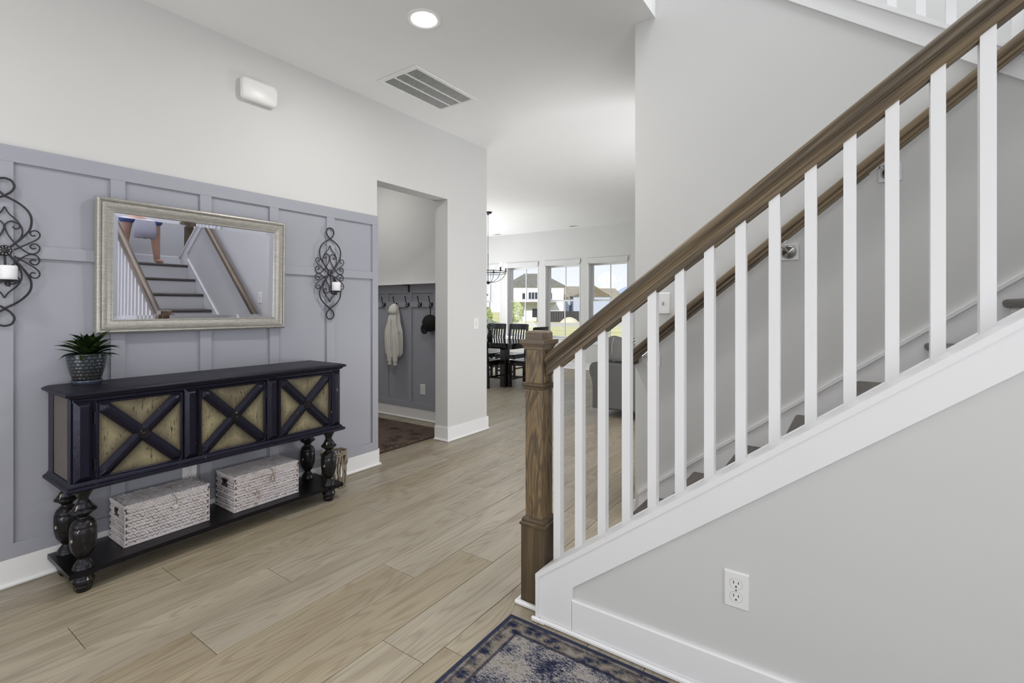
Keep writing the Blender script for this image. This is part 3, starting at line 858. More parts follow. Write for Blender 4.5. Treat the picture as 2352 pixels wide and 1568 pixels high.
# railing of the upper flight
ur = root('upper_railing', 'white balusters of the upper flight above the stair wall', 'railing', (2.655, 0, 2.5))
for k in range(20):
    yc = .905 - .095 * k
    zb = UL(yc) + .114
    y0, y1, x0, x1 = yc - .016, yc + .016, 2.639, 2.671
    vs = []
    for y, x in ((y0, x0), (y0, x1), (y1, x1), (y1, x0)): vs.append((x, y, UL(y) + .114))
    for y, x in ((y0, x0), (y0, x1), (y1, x1), (y1, x0)): vs.append((x, y, UL(y) + .80))
    obj('baluster', MB().add(vs, [(3, 2, 1, 0), (4, 5, 6, 7), (0, 1, 5, 4), (1, 2, 6, 5), (2, 3, 7, 6), (3, 0, 4, 7)]), M['trim'], ur)
half = [(.0, .088), (.017, .0865), (.026, .080), (.031, .068), (.0305, .055), (.026, .046), (.0205, .040), (.0235, .032), (.0235, .022), (.0205, .018), (.0205, .0)]
prof = half + [(-a, c) for a, c in half[::-1] if a > 0]
obj('handrail', MB().sweep(prof, (2.655, .98, UL(.98) + .798), (2.655, -.995, UL(-.995) + .798), (1, 0, 0)), M['oak_y'], ur, 35)
newel((2.655, -1.045, UL(-1.045) + .06), 'stained oak newel post at the foot of the upper flight above the landing', False)

# ------------------------------------------------------------------ console table
ct = root('console_table', 'long worn black console table with three crossed tan doors and turned legs', 'console', (1.247, 2.76, 0))
def rect(x0, x1, y0, y1, z): return [(x0, y0, z), (x1, y0, z), (x1, y1, z), (x0, y1, z)]
BX0, BX1, BF, BB = .6155, 1.879, 2.600, 2.918
def rects(lst):
    # (overhang, z): overhang on three sides beyond the body, flush at the back
    return [rect(BX0 - o, BX1 + o, BF - o, BB + min(o, .006), z) for o, z in lst]
obj('top', loft(MB(), rects([(.004, .806), (.012, .812), (.014, .818), (.024, .8205), (.0285, .826), (.0285, .830), (.020, .836), (.010, .8385), (.006, .840)])), M['con_top'], ct, 25)
obj('base_moulding', loft(MB(), rects([(-.002, .466), (.004, .4655), (.010, .457), (.012, .452), (.022, .4475), (.0245, .442), (.0245, .437), (.016, .430), (.004, .4265)])), M['con_black'], ct, 25)
obj('cabinet_body', MB().box(BX0, BX1, BF + .006, BB, .446, .812), M['con_black'], ct)
# front frame rails
obj('face_rail', MB().box(BX0, BX1, BF, BF + .007, .792, .810, .002), M['con_black'], ct)
def raised(b, x0, x1, z0, z1, y, d, ch):
    """raised chamfered panel on the front face"""
    A = [(x0, y, z0), (x1, y, z0), (x1, y, z1), (x0, y, z1)]
    B = [(x0, y - d * .25, z0), (x1, y - d * .25, z0), (x1, y - d * .25, z1), (x0, y - d * .25, z1)]
    C_ = [(x0 + ch, y - d, z0 + ch * 1.3), (x1 - ch, y - d, z0 + ch * 1.3), (x1 - ch, y - d, z1 - ch * 1.3), (x0 + ch, y - d, z1 - ch * 1.3)]
    return loft(b, [A, B, C_])
for x0, x1 in ((.618, .682), (1.020, 1.080), (1.420, 1.482), (1.820, 1.877)):
    obj('pilaster', raised(MB(), x0, x1, .464, .800, BF + .006, .022, .018), M['con_black'], ct)
for side in (0, 1):
    xf = BX0 if side == 0 else BX1
    s = -1 if side == 0 else 1
    obj('side_panel', MB().box(xf, xf + s * .002, BF + .046, BB - .066, .468, .806), M['con_side'], ct)
    for y0, y1 in ((BF + .006, BF + .046), (BB - .066, BB)):
        obj('side_stile', MB().box(xf, xf + s * .006, y0, y1, .464, .808, .0015), M['con_black'], ct)
for di, (x0, x1) in enumerate(((.690, 1.016), (1.085, 1.414), (1.488, 1.814))):
    z0, z1 = .4635, .7915
    d = obj('door', MB().box(x0, x1, BF + .0025, BF + .008, z0, z1), M['con_panel'], ct)
    fr = MB(); w = .011
    for a, bq, c, e in ((x0, x1, z0, z0 + w), (x0, x1, z1 - w, z1), (x0, x0 + w, z0, z1), (x1 - w, x1, z0, z1)):
        fr.box(a, bq, BF - .006, BF + .004, c, e, .003)
    obj('door_frame', fr, M['con_black'], d)
    cx, cz = (x0 + x1) / 2, (z0 + z1) / 2
    ix0, ix1, iz0, iz1 = x0 + w, x1 - w, z0 + w, z1 - w
    hw = .024
    for sgn in (1, -1):
        L = Vector(((ix1 - ix0), 0, sgn * (iz1 - iz0))); Ld = L.normalized()
        nv = Vector((-Ld.z, 0, Ld.x))
        ctr = Vector((cx, 0, cz)); hl = L.length / 2
        # trapezoid bar with pointed ends fitted into the corner
        o_ = hw * 1.0
        outl = [(-hl, 0), (-hl + o_, hw), (hl - o_, hw), (hl, 0), (hl - o_, -hw), (-hl + o_, -hw)]
        inl = [(-hl + .026, 0), (-hl + .034, .006), (hl - .034, .006), (hl - .026, 0), (hl - .034, -.006), (-hl + .034, -.006)]
        def P(p, y): q = ctr + Ld * p[0] + nv * p[1]; return (q.x, y, q.z)
        yb_ = BF + .003
        bar = loft(MB(), [[P(p, yb_) for p in outl], [P(p, yb_ - .006) for p in outl], [P(p, yb_ - .019 - (.0006 if sgn > 0 else 0)) for p in inl]])
        obj('cross_brace', bar, M['con_black'], d)
    kn = MB().lathe([(0, 0), (.021, 0), (.0225, .003), (.021, .006), (.016, .0055), (.0145, .0085), (.009, .008), (.008, .013), (.005, .016), (0, .0165)], 0, 0, 0, 24).xf(Matrix.Translation((cx, BF - .016, cz)) @ Matrix.Rotation(pi / 2, 4, 'X'))
    obj('door_knob', kn, M['con_leg'], d, 40)
    hx = x0 - .0035 if di == 0 else x1 + .0035
    for zz in (.53, .725):
        obj('hinge', MB().lathe([(0, -.025), (.0032, -.025), (.0032, .025), (0, .025)], hx, BF - .002, zz, 8), M['con_leg'], d)
legp = [(.0, .428), (.034, .428), (.036, .420), (.031, .412), (.024, .398), (.0175, .385), (.0185, .377), (.022, .370), (.027, .364), (.0265, .361), (.034, .352), (.0335, .349), (.0445, .339), (.046, .335), (.043, .331), (.036, .327), (.024, .317), (.0185, .309), (.020, .304), (.026, .3015), (.0262, .298), (.034, .293), (.0405, .281), (.0438, .269), (.0430, .267), (.0445, .265), (.0455, .240), (.0448, .205), (.0425, .190), (.0412, .188), (.0415, .186), (.0375, .170), (.030, .154), (.0215, .143), (.018, .138), (.0185, .133), (.0225, .126), (.030, .116), (.034, .108), (.0335, .105), (.0375, .100), (.0375, .0955), (0, .0955)]
footp = [(0, .076), (.027, .076), (.029, .070), (.0335, .064), (.0345, .060), (.033, .058), (.0375, .050), (.0385, .043), (.0355, .034), (.0305, .027), (.0325, .024), (.0318, .020), (.029, .010), (.024, .0), (0, 0)]
leg_me = mesh_of('leg', MB().lathe(legp, 0, 0, 0, 28), M['con_leg'], 50)
foot_me = mesh_of('foot', MB().lathe(footp, 0, 0, 0, 28), M['con_leg'], 50)
for x in (.662, 1.835):
    for y in (2.648, 2.872):
        for me, nm in ((leg_me, 'leg'), (foot_me, 'foot')):
            o = obj(nm, me, None, ct); o.location = (x, y, 0)
pts = [(.606, 2.604), (.700, 2.604), (.700, 2.610)]
pts += [(.70 + 1.115 * i / 16, 2.610 + .016 * sin(pi * i / 16)) for i in range(1, 16)]
pts += [(1.815, 2.610), (1.815, 2.604), (1.909, 2.604), (1.909, 2.916), (.606, 2.916)]
obj('shelf', MB().prism(pts, 'z', .0755, .0958), M['con_shelf'], ct)

# ------------------------------------------------------------------ woven baskets
def strand(mb, c, u, v, n, L, W, tilt, d):
    ca, sa = cos(tilt), sin(tilt)
    a = u * ca + v * sa; b_ = v * ca - u * sa
    out = [(-L, 0), (-L * .45, W), (L * .45, W * .9), (L, 0), (L * .45, -W), (-L * .45, -W * .9)]
    vs = [c + a * p + b_ * q - n * .0015 for p, q in out] + [c - a * L * .4 + n * d, c + a * L * .4 + n * d]
    return mb.add(vs, [(0, 1, 6), (1, 2, 7, 6), (2, 3, 7), (3, 4, 7), (4, 5, 6, 7), (5, 0, 6)])
def weave_face(mb, o, u, v, n, wu, wv, rnd, rh=.0148, skip=None):
    nr = max(1, round(wv / rh)); nc = max(1, round(wu / .0165))
    for r_ in range(nr):
        for c_ in range(nc + 1):
            pu = wu * (c_ + (.5 if r_ % 2 else 0)) / nc; pv = wv * (r_ + .5) / nr
            if pu > wu - .001 or pu < .001: continue
            if skip and skip[0] < pu < skip[1] and skip[2] < pv < skip[3]: continue
            strand(mb, Vector(o) + u * (pu + rnd.uniform(-.001, .001)) + v * (pv + rnd.uniform(-.0008, .0008)), u, v, n, .0146 + rnd.uniform(-.0015, .001), .0088, radians(30 if r_ % 2 else -30) + rnd.uniform(-.14, .14), .0040 + rnd.uniform(-.001, .0012))
def basket(x0, x1, y0, y1, z0, z1, label, toggle, seed):
    rnd = random.Random(seed)
    zl = z1 - .021
    r = root('lidded_basket', label, 'basket', ((x0 + x1) / 2, (y0 + y1) / 2, z0), 'baskets on the console shelf')
    X, Y, Z = Vector((1, 0, 0)), Vector((0, 1, 0)), Vector((0, 0, 1))
    i = .004
    obj('basket_body', MB().box(x0 + i, x1 - i, y0 + i, y1 - i, z0, zl - .002, .003), M['basket_core'], r)
    m = MB()
    weave_face(m, (x0 + i, y0 + i, z0), X, Z, -Y, x1 - x0 - 2 * i, zl - z0 - .002, rnd)
    sk = ((y1 - y0) * .40, (y1 - y0) * .66, zl - z0 - .040, zl - z0 - .006)
    weave_face(m, (x0 + i, y0 + i, z0), Y, Z, -X, y1 - y0 - 2 * i, zl - z0 - .002, rnd, skip=sk)
    weave_face(m, (x1 - i, y0 + i, z0), Y, Z, X, y1 - y0 - 2 * i, zl - z0 - .002, rnd)
    for xc in (x0 + i, x1 - i):
        m.tube([(xc, y0 + i, z0 + .004), (xc, y0 + i, zl - .004)], .0026, 6)
    m.tube([(x0 + i, y0 + .002, z0 + .004), (x1 - i, y0 + .002, z0 + .004)], .0048, 6)
    m.tube([(x0 + .002, y0 + i, z0 + .004), (x0 + .002, y1 - i, z0 + .004)], .0048, 6)
    w = obj('weave', m, M['basket'], r); w['kind'] = 'stuff'
    hy0, hy1 = y0 + (y1 - y0) * .43, y0 + (y1 - y0) * .63
    obj('handle_hole', MB().box(x0 + i - .0012, x0 + i + .02, hy0, hy1, zl - .034, zl - .008, .004), M['dark_hole'], r)
    m = MB().box(x0 + .003, x1 - .003, y0 + .003, y1 - .003, zl, z1 - .003, .005)
    lid = obj('lid', m, M['basket_core'], r)
    m = MB()
    weave_face(m, (x0 + i, y0 + i, z1 - .003), X, Y, Z, x1 - x0 - 2 * i, y1 - y0 - 2 * i, rnd, .0130)
    weave_face(m, (x0 + i, y0 + .003, zl), X, Z, -Y, x1 - x0 - 2 * i, z1 - zl - .003, rnd, .010)
    weave_face(m, (x0 + .003, y0 + i, zl), Y, Z, -X, y1 - y0 - 2 * i, z1 - zl - .003, rnd, .010)
    weave_face(m, (x1 - .003, y0 + i, zl), Y, Z, X, y1 - y0 - 2 * i, z1 - zl - .003, rnd, .010)
    w = obj('weave', m, M['basket'], lid); w['kind'] = 'stuff'
    cx = x0 + (x1 - x0) * .55
    if toggle:
        obj('twine_loop', MB().tube(crom([(cx - .012, y0 + .004, z1 - .004), (cx - .002, y0 - .005, z1 - .006), (cx + .008, y0 - .007, z1 - .03), (cx + .008, y0 - .007, z1 - .055)]), .0016, 6), M['twine'], r)
        m = MB().lathe([(0, 0), (.010, .001), (.0125, .004), (.010, .008), (0, .009)], 0, 0, 0, 16).xf(Matrix.Translation((cx + .004, y0 - .004, z1 - .062)) @ Matrix.Rotation(pi / 2, 4, 'X'))
        obj('toggle_button', m, M['basket'], r, 40)
    else:
        pts = crom([(cx - .016, y0 + .004, z1 - .004), (cx - .004, y0 - .005, z1 - .006), (cx + .004, y0 - .007, z1 - .03), (cx - .008, y0 - .007, z1 - .06), (cx, y0 - .008, z1 - .074), (cx + .013, y0 - .007, z1 - .066), (cx + .006, y0 - .007, z1 - .032), (cx - .012, y0 - .007, z1 - .060), (cx - .014, y0 - .007, z1 - .080)])
        obj('twine_loop', MB().tube(pts, .0016, 6), M['twine'], r)
basket(.819, 1.181, 2.703, 2.900, .096, .282, 'whitewashed woven lidded basket with round toggle, nearer the potted plant', True, 3)
basket(1.291, 1.660, 2.684, 2.898, .096, .284, 'whitewashed woven lidded basket with looped twine, nearer the mudroom doorway', False, 4)

# ------------------------------------------------------------------ potted plant
PX, PY, PZ = .727, 2.857, .840
pp = root('potted_plant', 'dark green leafy plant in a scalloped blue grey glazed pot on the console', 'plant', (PX, PY, PZ))
potp = [(0, .010), (.046, .010), (.048, .014), (.055, .035), (.064, .070), (.0695, .100), (.0725, .128), (.0735, .133), (.072, .136), (.0695, .133), (.067, .110), (0, .110)]
obj('pot', MB().lathe(potp, PX, PY, PZ, 40), M['glaze_dark'], pp, 50)
sc = MB(); lines = MB()
def pr_(z):
    for (a, za), (b_, zb_) in zip(potp[2:7], potp[3:8]):
        if za <= z <= zb_: return a + (b_ - a) * (z - za) / (zb_ - za)
    return .0725
for row in range(7):
    z = .028 + row * .0148
    nn = 22
    for c_ in range(nn):
        a = 2 * pi * (c_ + .5 * (row % 2)) / nn
        R_ = pr_(z); w = pi * R_ / nn * .93
        cv = Vector((PX + R_ * cos(a), PY + R_ * sin(a), PZ + z)); n_ = Vector((cos(a), sin(a), -.18)).normalized(); u_ = Vector((-sin(a), cos(a), 0)); v_ = n_.cross(u_) * -1
        if v_.z < 0: v_ = -v_
        vs = [cv + n_ * .0016]
        for q in range(10):
            an = 2 * pi * q / 10
            vs.append(cv + u_ * cos(an) * w + v_ * (sin(an) * .0076) - n_ * .0004)
        sc.add(vs, [(0, 1 + q, 1 + (q + 1) % 10) for q in range(10)])
o = obj('scallops', sc, M['glaze'], pp, 60); o['kind'] = 'stuff'
obj('saucer', MB().lathe([(0, 0), (.052, 0), (.0545, .004), (.0565, .015), (.0555, .017), (.050, .013), (0, .010)], PX, PY, PZ, 36), M['saucer'], pp, 50)
obj('soil', MB().lathe([(0, .117), (.04, .116), (.0675, .112), (0, .1115)], PX, PY, PZ, 24), M['soil'], pp)
def leaf_mesh(base, az, elev, L, W, curl, twist):
    """channelled strap leaf that arches and ends in a fine point"""
    mb = MB(); d = Vector((cos(az), sin(az), 0)); n_ = 8
    s_ = Vector((-sin(az), cos(az), 0)); p = Vector(base); e = elev; vs = []
    for i in range(n_ + 1):
        t = i / n_
        w = W * (.55 + 1.6 * t - 2.2 * t * t) * (1 if t < .8 else (1 - t) / .2 * .95 + .02) if t < 1 else 0
        w = max(w, .0006)
        t_ = d * cos(e) + Vector((0, 0, 1)) * sin(e); nn = Vector((0, 0, 1)) * cos(e) - d * sin(e)
        sw = s_ * cos(twist * t) + nn * sin(twist * t)
        vs += [p - sw * w + nn * w * .35, p - sw * w * .5 + nn * w * .08, p, p + sw * w * .5 + nn * w * .08, p + sw * w + nn * w * .35]
        p = p + t_ * L / n_; e -= curl / n_
    fs = []
    for i in range(n_):
        for k_ in range(4): fs.append([i * 5 + k_, i * 5 + k_ + 1, i * 5 + k_ + 6, i * 5 + k_ + 5])
    return mb.add(vs, fs)
rnd = random.Random(21)
nl = 50
for i in range(nl):
    t_ = i / nl
    az = i * 2.39996 + rnd.uniform(-.2, .2)
    el = radians(24 + 56 * t_ + rnd.uniform(-6, 6)); L = .112 + .012 * t_ + rnd.uniform(-.014, .012)
    if sin(az) > .35: L *= .70
    me = leaf_mesh((PX + .006 * cos(az), PY - .012 + .006 * sin(az), PZ + .112 + .030 * t_), az, el, L, .0185, radians(rnd.uniform(25, 78)), rnd.uniform(-.7, .7))
    obj('leaf', me, M['leaf'], pp, 60)
obj('stem', MB().tube([(PX, PY - .012, PZ + .108), (PX + .001, PY - .012, PZ + .15)], [.008, .005], 8), M['leaf'], pp)

# ------------------------------------------------------------------ mirror (leans out a little at the top)
MW, MHh = .464, .325        # half sizes outside
ta, tb = .020, -.0115
mn = Vector((sin(tb), -cos(tb) * cos(ta), -sin(ta))).normalized()
mx = Vector((0, 0, 1)).cross(mn); mx = -mx if mx.x < 0 else mx; mx.normalize()
my = mn.cross(mx); my = -my if my.z < 0 else my
mr = root('wall_mirror', 'large wall mirror in a champagne silver frame above the console table', 'mirror', (1.235, 2.9, 1.383))
mm = Matrix((mx, my, mn)).transposed().to_4x4()      # local x right, y up, z out of the wall
mr.rotation_euler = mm.to_euler()
prof = [(0, -.028), (0, -.006), (.004, .003), (.010, .006), (.016, .004), (.018, -.002), (.022, -.003), (.024, .0025), (.032, .0035), (.046, -.0005), (.058, -.006), (.062, -.006), (.064, -.0035), (.067, -.0045), (.068, -.010), (.068, -.018)]
def corner(i, o_):
    sx, sy = ((-1, -1), (1, -1), (1, 1), (-1, 1))[i % 4]
    return (sx * (MW - o_), sy * (MHh - o_))
for i in range(4):
    a = [(*corner(i, o_), z) for o_, z in prof]; b_ = [(*corner(i + 1, o_), z) for o_, z in prof]
    n_ = len(prof)
    fs = [[k, k + 1, n_ + k + 1, n_ + k] for k in range(n_ - 1)] + [[0, n_, 2 * n_ - 1, n_ - 1]]
    obj('frame_side', MB().add(a + b_, fs), M['frame'], mr, 28, local=True)
gw, gh = MW - .066, MHh - .066
bv = .021
vs = [(-gw, -gh, -.0125), (gw, -gh, -.0125), (gw, gh, -.0125), (-gw, gh, -.0125)]
iv = [(-gw + bv, -gh + bv, -.0108), (gw - bv, -gh + bv, -.0108), (gw - bv, gh - bv, -.0108), (-gw + bv, gh - bv, -.0108)]
bk = [(-gw, -gh, -.017), (gw, -gh, -.017), (gw, gh, -.017), (-gw, gh, -.017)]
obj('mirror_glass', MB().add(vs + iv + bk, [(4, 5, 6, 7), (0, 1, 5, 4), (1, 2, 6, 5), (2, 3, 7, 6), (3, 0, 4, 7), (8, 11, 10, 9), (0, 8, 9, 1), (1, 9, 10, 2), (2, 10, 11, 3), (3, 11, 8, 0)]), M['mirror'], mr, local=True)
obj('hanging_cleat', MB().box(-.15, .15, .04, .09, -.034, -.02), M['black'], mr, local=True)

# ------------------------------------------------------------------ wrought iron sconces with pillar candles
US, VS = .000498, .000435
def sconce(x0, label, clabel):
    r = root('candle_sconce', label, 'sconce', (x0, WY - .02, 1.42), 'iron scroll sconces')
    yp = WY - .024
    def T(u, v, dy=0.0): return (x0 + u * US, yp + dy, 1.728 - (v - 90) * VS)
    def curve(nm, pts, rad, dy=0.0, both=True):
        for s_ in ((1, -1) if both else (1,)):
            obj(nm, MB().tube([T(p[0] * s_, p[1], dy) for p in crom(pts, 5)], rad, 7), M['iron'], r, 60)
    curve('outer_scroll', [(0, 262), (40, 215), (58, 160), (40, 108), (0, 91)], .0042)
    curve('outer_scroll', [(-4, 262), (75, 312), (138, 380), (163, 460), (155, 560), (115, 640), (62, 715), (10, 785)], .0042, -.002)
    curve('outer_scroll', [(-4, 1350), (75, 1292), (140, 1210), (163, 1130), (150, 1040), (100, 940), (52, 870), (8, 800)], .0042, -.002)
    curve('outer_scroll', [(0, 1350), (40, 1395), (58, 1450), (40, 1502), (0, 1520)], .0042)
    curve('spade_scroll', [(0, 366), (26, 430), (72, 485), (104, 555), (108, 615), (92, 665), (60, 716)], .0028, .003)
    curve('spade_scroll', [(0, 1250), (24, 1196), (72, 1136), (100, 1075), (104, 1010), (88, 950), (58, 890)], .0028, .003)
    curve('fan_scroll', [(56, 778), (140, 712), (198, 662), (219, 618), (205, 580), (176, 576), (156, 600), (168, 627), (190, 622)], .0028)
    curve('heart_scroll', [(48, 548), (64, 572), (88, 564), (88, 527), (42, 500), (10, 528), (3, 570), (28, 650), (80, 735), (148, 802), (198, 796), (219, 748), (205, 712), (178, 706), (157, 730), (170, 754), (194, 748)], .0028, .004)
    curve('heart_scroll', [(48, 1066), (62, 1042), (86, 1050), (88, 1085), (44, 1112), (10, 1086), (3, 1046), (28, 966), (80, 882), (148, 816), (198, 822), (218, 868), (204, 905), (178, 912), (157, 888), (170, 864), (194, 870)], .0028, .004)
    curve('fan_scroll', [(56, 840), (140, 905), (196, 956), (218, 1000), (205, 1040), (176, 1046), (156, 1020), (168, 994), (190, 1000)], .0028)
    cz = T(0, 792)[2]
    obj('medallion', MB().lathe([(0, .008), (.010, .0075), (.014, .004), (.019, .006), (.0225, .002), (.0225, -.004), (0, -.004)], 0, 0, 0, 20).xf(Matrix.Translation((x0, yp - .006, cz)) @ Matrix.Rotation(pi / 2, 4, 'X')), M['iron'], r, 40)
    studs = MB()
    for q in range(9):
        a = 2 * pi * q / 9
        studs.ball((x0 + .0155 * cos(a), yp - .0115, cz + .0155 * sin(a)), .0034, 6, 4)
    obj('medallion_beads', studs, M['chrome'], r, 60)
    py = WY - .090; pz = 1.296
    obj('support_arm', MB().tube(crom([(x0, yp - .002, cz - .02), (x0, yp - .014, 1.335), (x0, yp - .018, 1.286), (x0, py + .015, 1.276), (x0, py, 1.284)]), .0042, 7), M['iron'], r, 60)
    obj('candle_plate', MB().lathe([(0, -.008), (.008, -.0085), (.030, -.004), (.041, .001), (.040, .0022), (.028, -.0012), (0, -.002)], x0, py, pz, 28), M['iron'], r, 40)
    obj('drip_stub', MB().lathe([(0, -.026), (.006, -.026), (.008, -.016), (.006, -.007), (0, -.007)], x0, py, pz, 12), M['iron'], r, 40)
    # the candle stands on the plate
    c_ = root('pillar_candle', clabel, 'candle', (x0, py, pz), 'pillar candles on the sconces')
    obj('wax', MB().lathe([(0, -.0012), (.0265, -.0012), (.0275, .001), (.0275, .058), (.0262, .0605), (.022, .0595), (0, .0575)], x0, py, pz, 32), M['wax'], c_, 40)
    obj('wick', MB().tube([(x0, py, pz + .057), (x0 + .0005, py, pz + .0655)], .0008, 5), M['black'], c_)
sconce(2.034, 'dark iron scroll candle sconce between mirror and mudroom doorway', 'white pillar candle on the sconce nearest the mudroom doorway')
sconce(.474, 'dark iron scroll candle sconce on the far side of the mirror from the doorway', 'white pillar candle on the sconce beside the potted plant end')

# ------------------------------------------------------------------ driftwood lantern behind the console
dw = root('driftwood_lantern', 'ring of twisted driftwood sticks standing on floor behind the console leg', 'lantern', (2.003, 2.83, 0))
rnd = random.Random(8)
for i in range(18):
    a = 2 * pi * i / 18 + rnd.uniform(-.08, .08); R_ = .074
    pts = []
    for k in range(7):
        pts.append((2.003 + (R_ + rnd.uniform(-.007, .007)) * cos(a + rnd.uniform(-.06, .06)), 2.83 + (R_ + rnd.uniform(-.007, .007)) * sin(a + rnd.uniform(-.06, .06)), .225 * k / 6 + .006))
    obj('stick', MB().tube(crom(pts, 3), [.0062 + .0016 * sin(q * 1.3 + i) for q in range(19)], 7), M['drift'], dw, 60)
for z_ in (.215, .228):
    obj('twig_ring', MB().tube([(2.003 + (.077 + .004 * sin(5 * q)) * cos(2 * pi * q / 20), 2.83 + (.077 + .004 * cos(3 * q)) * sin(2 * pi * q / 20), z_ + .005 * sin(q * 2.1)) for q in range(20)], .0065, 6, True), M['drift'], dw, 60)

# ------------------------------------------------------------------ rugs
def rug_mat(name, ex, ey, cols, field):
    t = NT(name)
    sep = t.n('ShaderNodeSeparateXYZ'); t.l(t.coord(), sep.inputs[0])
    dx = t.math('SUBTRACT', ex, sep.outputs[0]); dy = t.math('SUBTRACT', ey, sep.outputs[1])
    dx = t.math('ABSOLUTE', dx); dy = t.math('ABSOLUTE', dy)
    d = t.math('MINIMUM', dx, dy)
    wob = t.noise(t.mapped((40, 40, 40)), 1.0, 2)
    d2 = t.math('MULTIPLY_ADD', wob, .006, t.math('SUBTRACT', d, .003))
    streak = t.noise(t.mapped((300, 50, 1)), 1.0, 2, .6)
    cross = t.noise(t.mapped((120, 240, 1)), 1.0, 3, .7)
    blob = t.noise(t.mapped((9, 7, 1)), 1.0, 5, .62, .4)
    vor = t.n('ShaderNodeTexVoronoi'); vor.inputs['Scale'].default_value = 1.0; t.l(t.mapped((34, 24, 1)), vor.inputs['Vector'])
    navy, dark, pale, tan, rust = cols
    f = t.ramp(t.math('MULTIPLY_ADD', blob, .38, t.math('MULTIPLY_ADD', streak, .34, t.math('MULTIPLY', cross, .28))), [(.425, navy), (.47, dark), (.51, pale), (.56, field), (.62, tan)])
    mot = t.ramp(t.math('MULTIPLY_ADD', vor.outputs['Distance'], .22, t.math('MULTIPLY_ADD', streak, .30, t.math('MULTIPLY_ADD', cross, .28, t.math('MULTIPLY', blob, .32)))), [(.47, navy), (.515, dark), (.55, tan), (.59, rust), (.64, pale)])
    bandm = t.ramp(d2, [(.0, (1, 1, 1)), (.082, (1, 1, 1)), (.088, (0, 0, 0))])
    c = t.mix(bandm, f, mot)
    line = t.ramp(d2, [(.074, (0, 0, 0)), (.078, (1, 1, 1)), (.086, (1, 1, 1)), (.090, (0, 0, 0))])
    c = t.mix(t.math('MULTIPLY', line, .75), c, navy)
    dash = t.math('MULTIPLY', t.ramp(d2, [(.026, (0, 0, 0)), (.028, (1, 1, 1)), (.038, (1, 1, 1)), (.040, (0, 0, 0))]), t.ramp(cross, [(.44, (0, 0, 0)), (.50, (.8, .8, .8))]))
    c = t.mix(dash, c, navy)
    edge = t.ramp(d2, [(.016, (1, 1, 1)), (.021, (0, 0, 0))])
    nv = t.mix(streak, navy, dark)
    c = t.mix(edge, c, nv)
    t.set(Base_Color=c, Roughness=.95, Specular_IOR_Level=.1)
    t.bump(t.math('ADD', streak, cross), .6, .002)
    return t.m
RX, RY = 1.545, 1.078
M['rug'] = rug_mat('blue_distressed_rug', RX, RY, (srgb(28, 31, 52), srgb(64, 69, 86), srgb(134, 130, 128), srgb(106, 100, 88), srgb(118, 107, 97)), srgb(156, 149, 144))
rg_ = solo('area_rug', MB().box(-1.1, RX, -.62, RY, .0004, .0072, .0022), M['rug'], 'blue and beige distressed area rug on the floor beside the stair knee wall', 'rug')
M['rug2'] = rug_mat('brown_distressed_rug', 9.0, 3.138, (srgb(52, 46, 44), srgb(76, 66, 60), srgb(112, 96, 88), srgb(104, 88, 76), srgb(120, 92, 80)), srgb(98, 84, 76))
solo('mudroom_rug', MB().box(2.15, 3.52, 3.138, 4.25, .0004, .007, .002), M['rug2'], 'brown distressed rug on the floor inside the mudroom opening', 'rug')

# ------------------------------------------------------------------ mudroom: ledge, hooks, jacket, cap
lg = solo('ledge_shelf', MB().box(3.59, MX, 3.1, 5.3, 1.4315, 1.449, .002), M['trim'], 'thin white ledge shelf running along the top of the mudroom panelling', 'shelf')
kb = root('shelf_bracket', 'black iron L bracket under the mudroom ledge shelf', 'bracket', (MX, 3.895, 1.40))
obj('upright', MB().box(MX - .0245, MX - .0186, 3.886, 3.912, 1.352, 1.4314, .0012), M['black'], kb)
obj('arm', MB().box(3.604, MX - .0245, 3.886, 3.912, 1.4255, 1.4314, .0012), M['black'], kb)

hook_desc = ['black double coat hook farthest from the jamb, empty', 'black double coat hook with the white jacket on it', 'black double coat hook just right of the white jacket under the bracket', 'black double coat hook between the bracket hook and the cap hook', 'black double coat hook with the black cap, half behind the jamb']
HX = MX - .0186
def hook(y, label):
    r = root('coat_hook', label, 'hook', (HX, y, 1.222), 'coat hooks on the mudroom rail')
    obj('back_plate', loft(MB(), [[(HX, y + p[0], 1.222 + p[1]) for p in rounded(.022, .044, .010, 4)], [(HX - .005, y + p[0] * .9, 1.222 + p[1] * .95) for p in rounded(.022, .044, .010, 4)]]), M['black'], r, 40)
    obj('upper_prong', MB().tube(crom([(HX - .003, y, 1.226), (HX - .022, y, 1.222), (HX - .038, y, 1.246), (HX - .046, y, 1.276), (HX - .052, y, 1.300)]), [.0050] * 25, 7), M['black'], r, 60)
    obj('prong_tip', MB().ball((HX - .052, y, 1.302), .0078, 8, 6), M['black'], r, 60)
    obj('lower_prong', MB().tube(crom([(HX - .003, y, 1.214), (HX - .020, y, 1.198), (HX - .038, y, 1.200), (HX - .044, y, 1.218)]), .0052, 7), M['black'], r, 60)
HY = [4.278, 4.091, 3.903, 3.717, 3.557]
for y, lb in zip(HY, hook_desc): hook(y, lb)

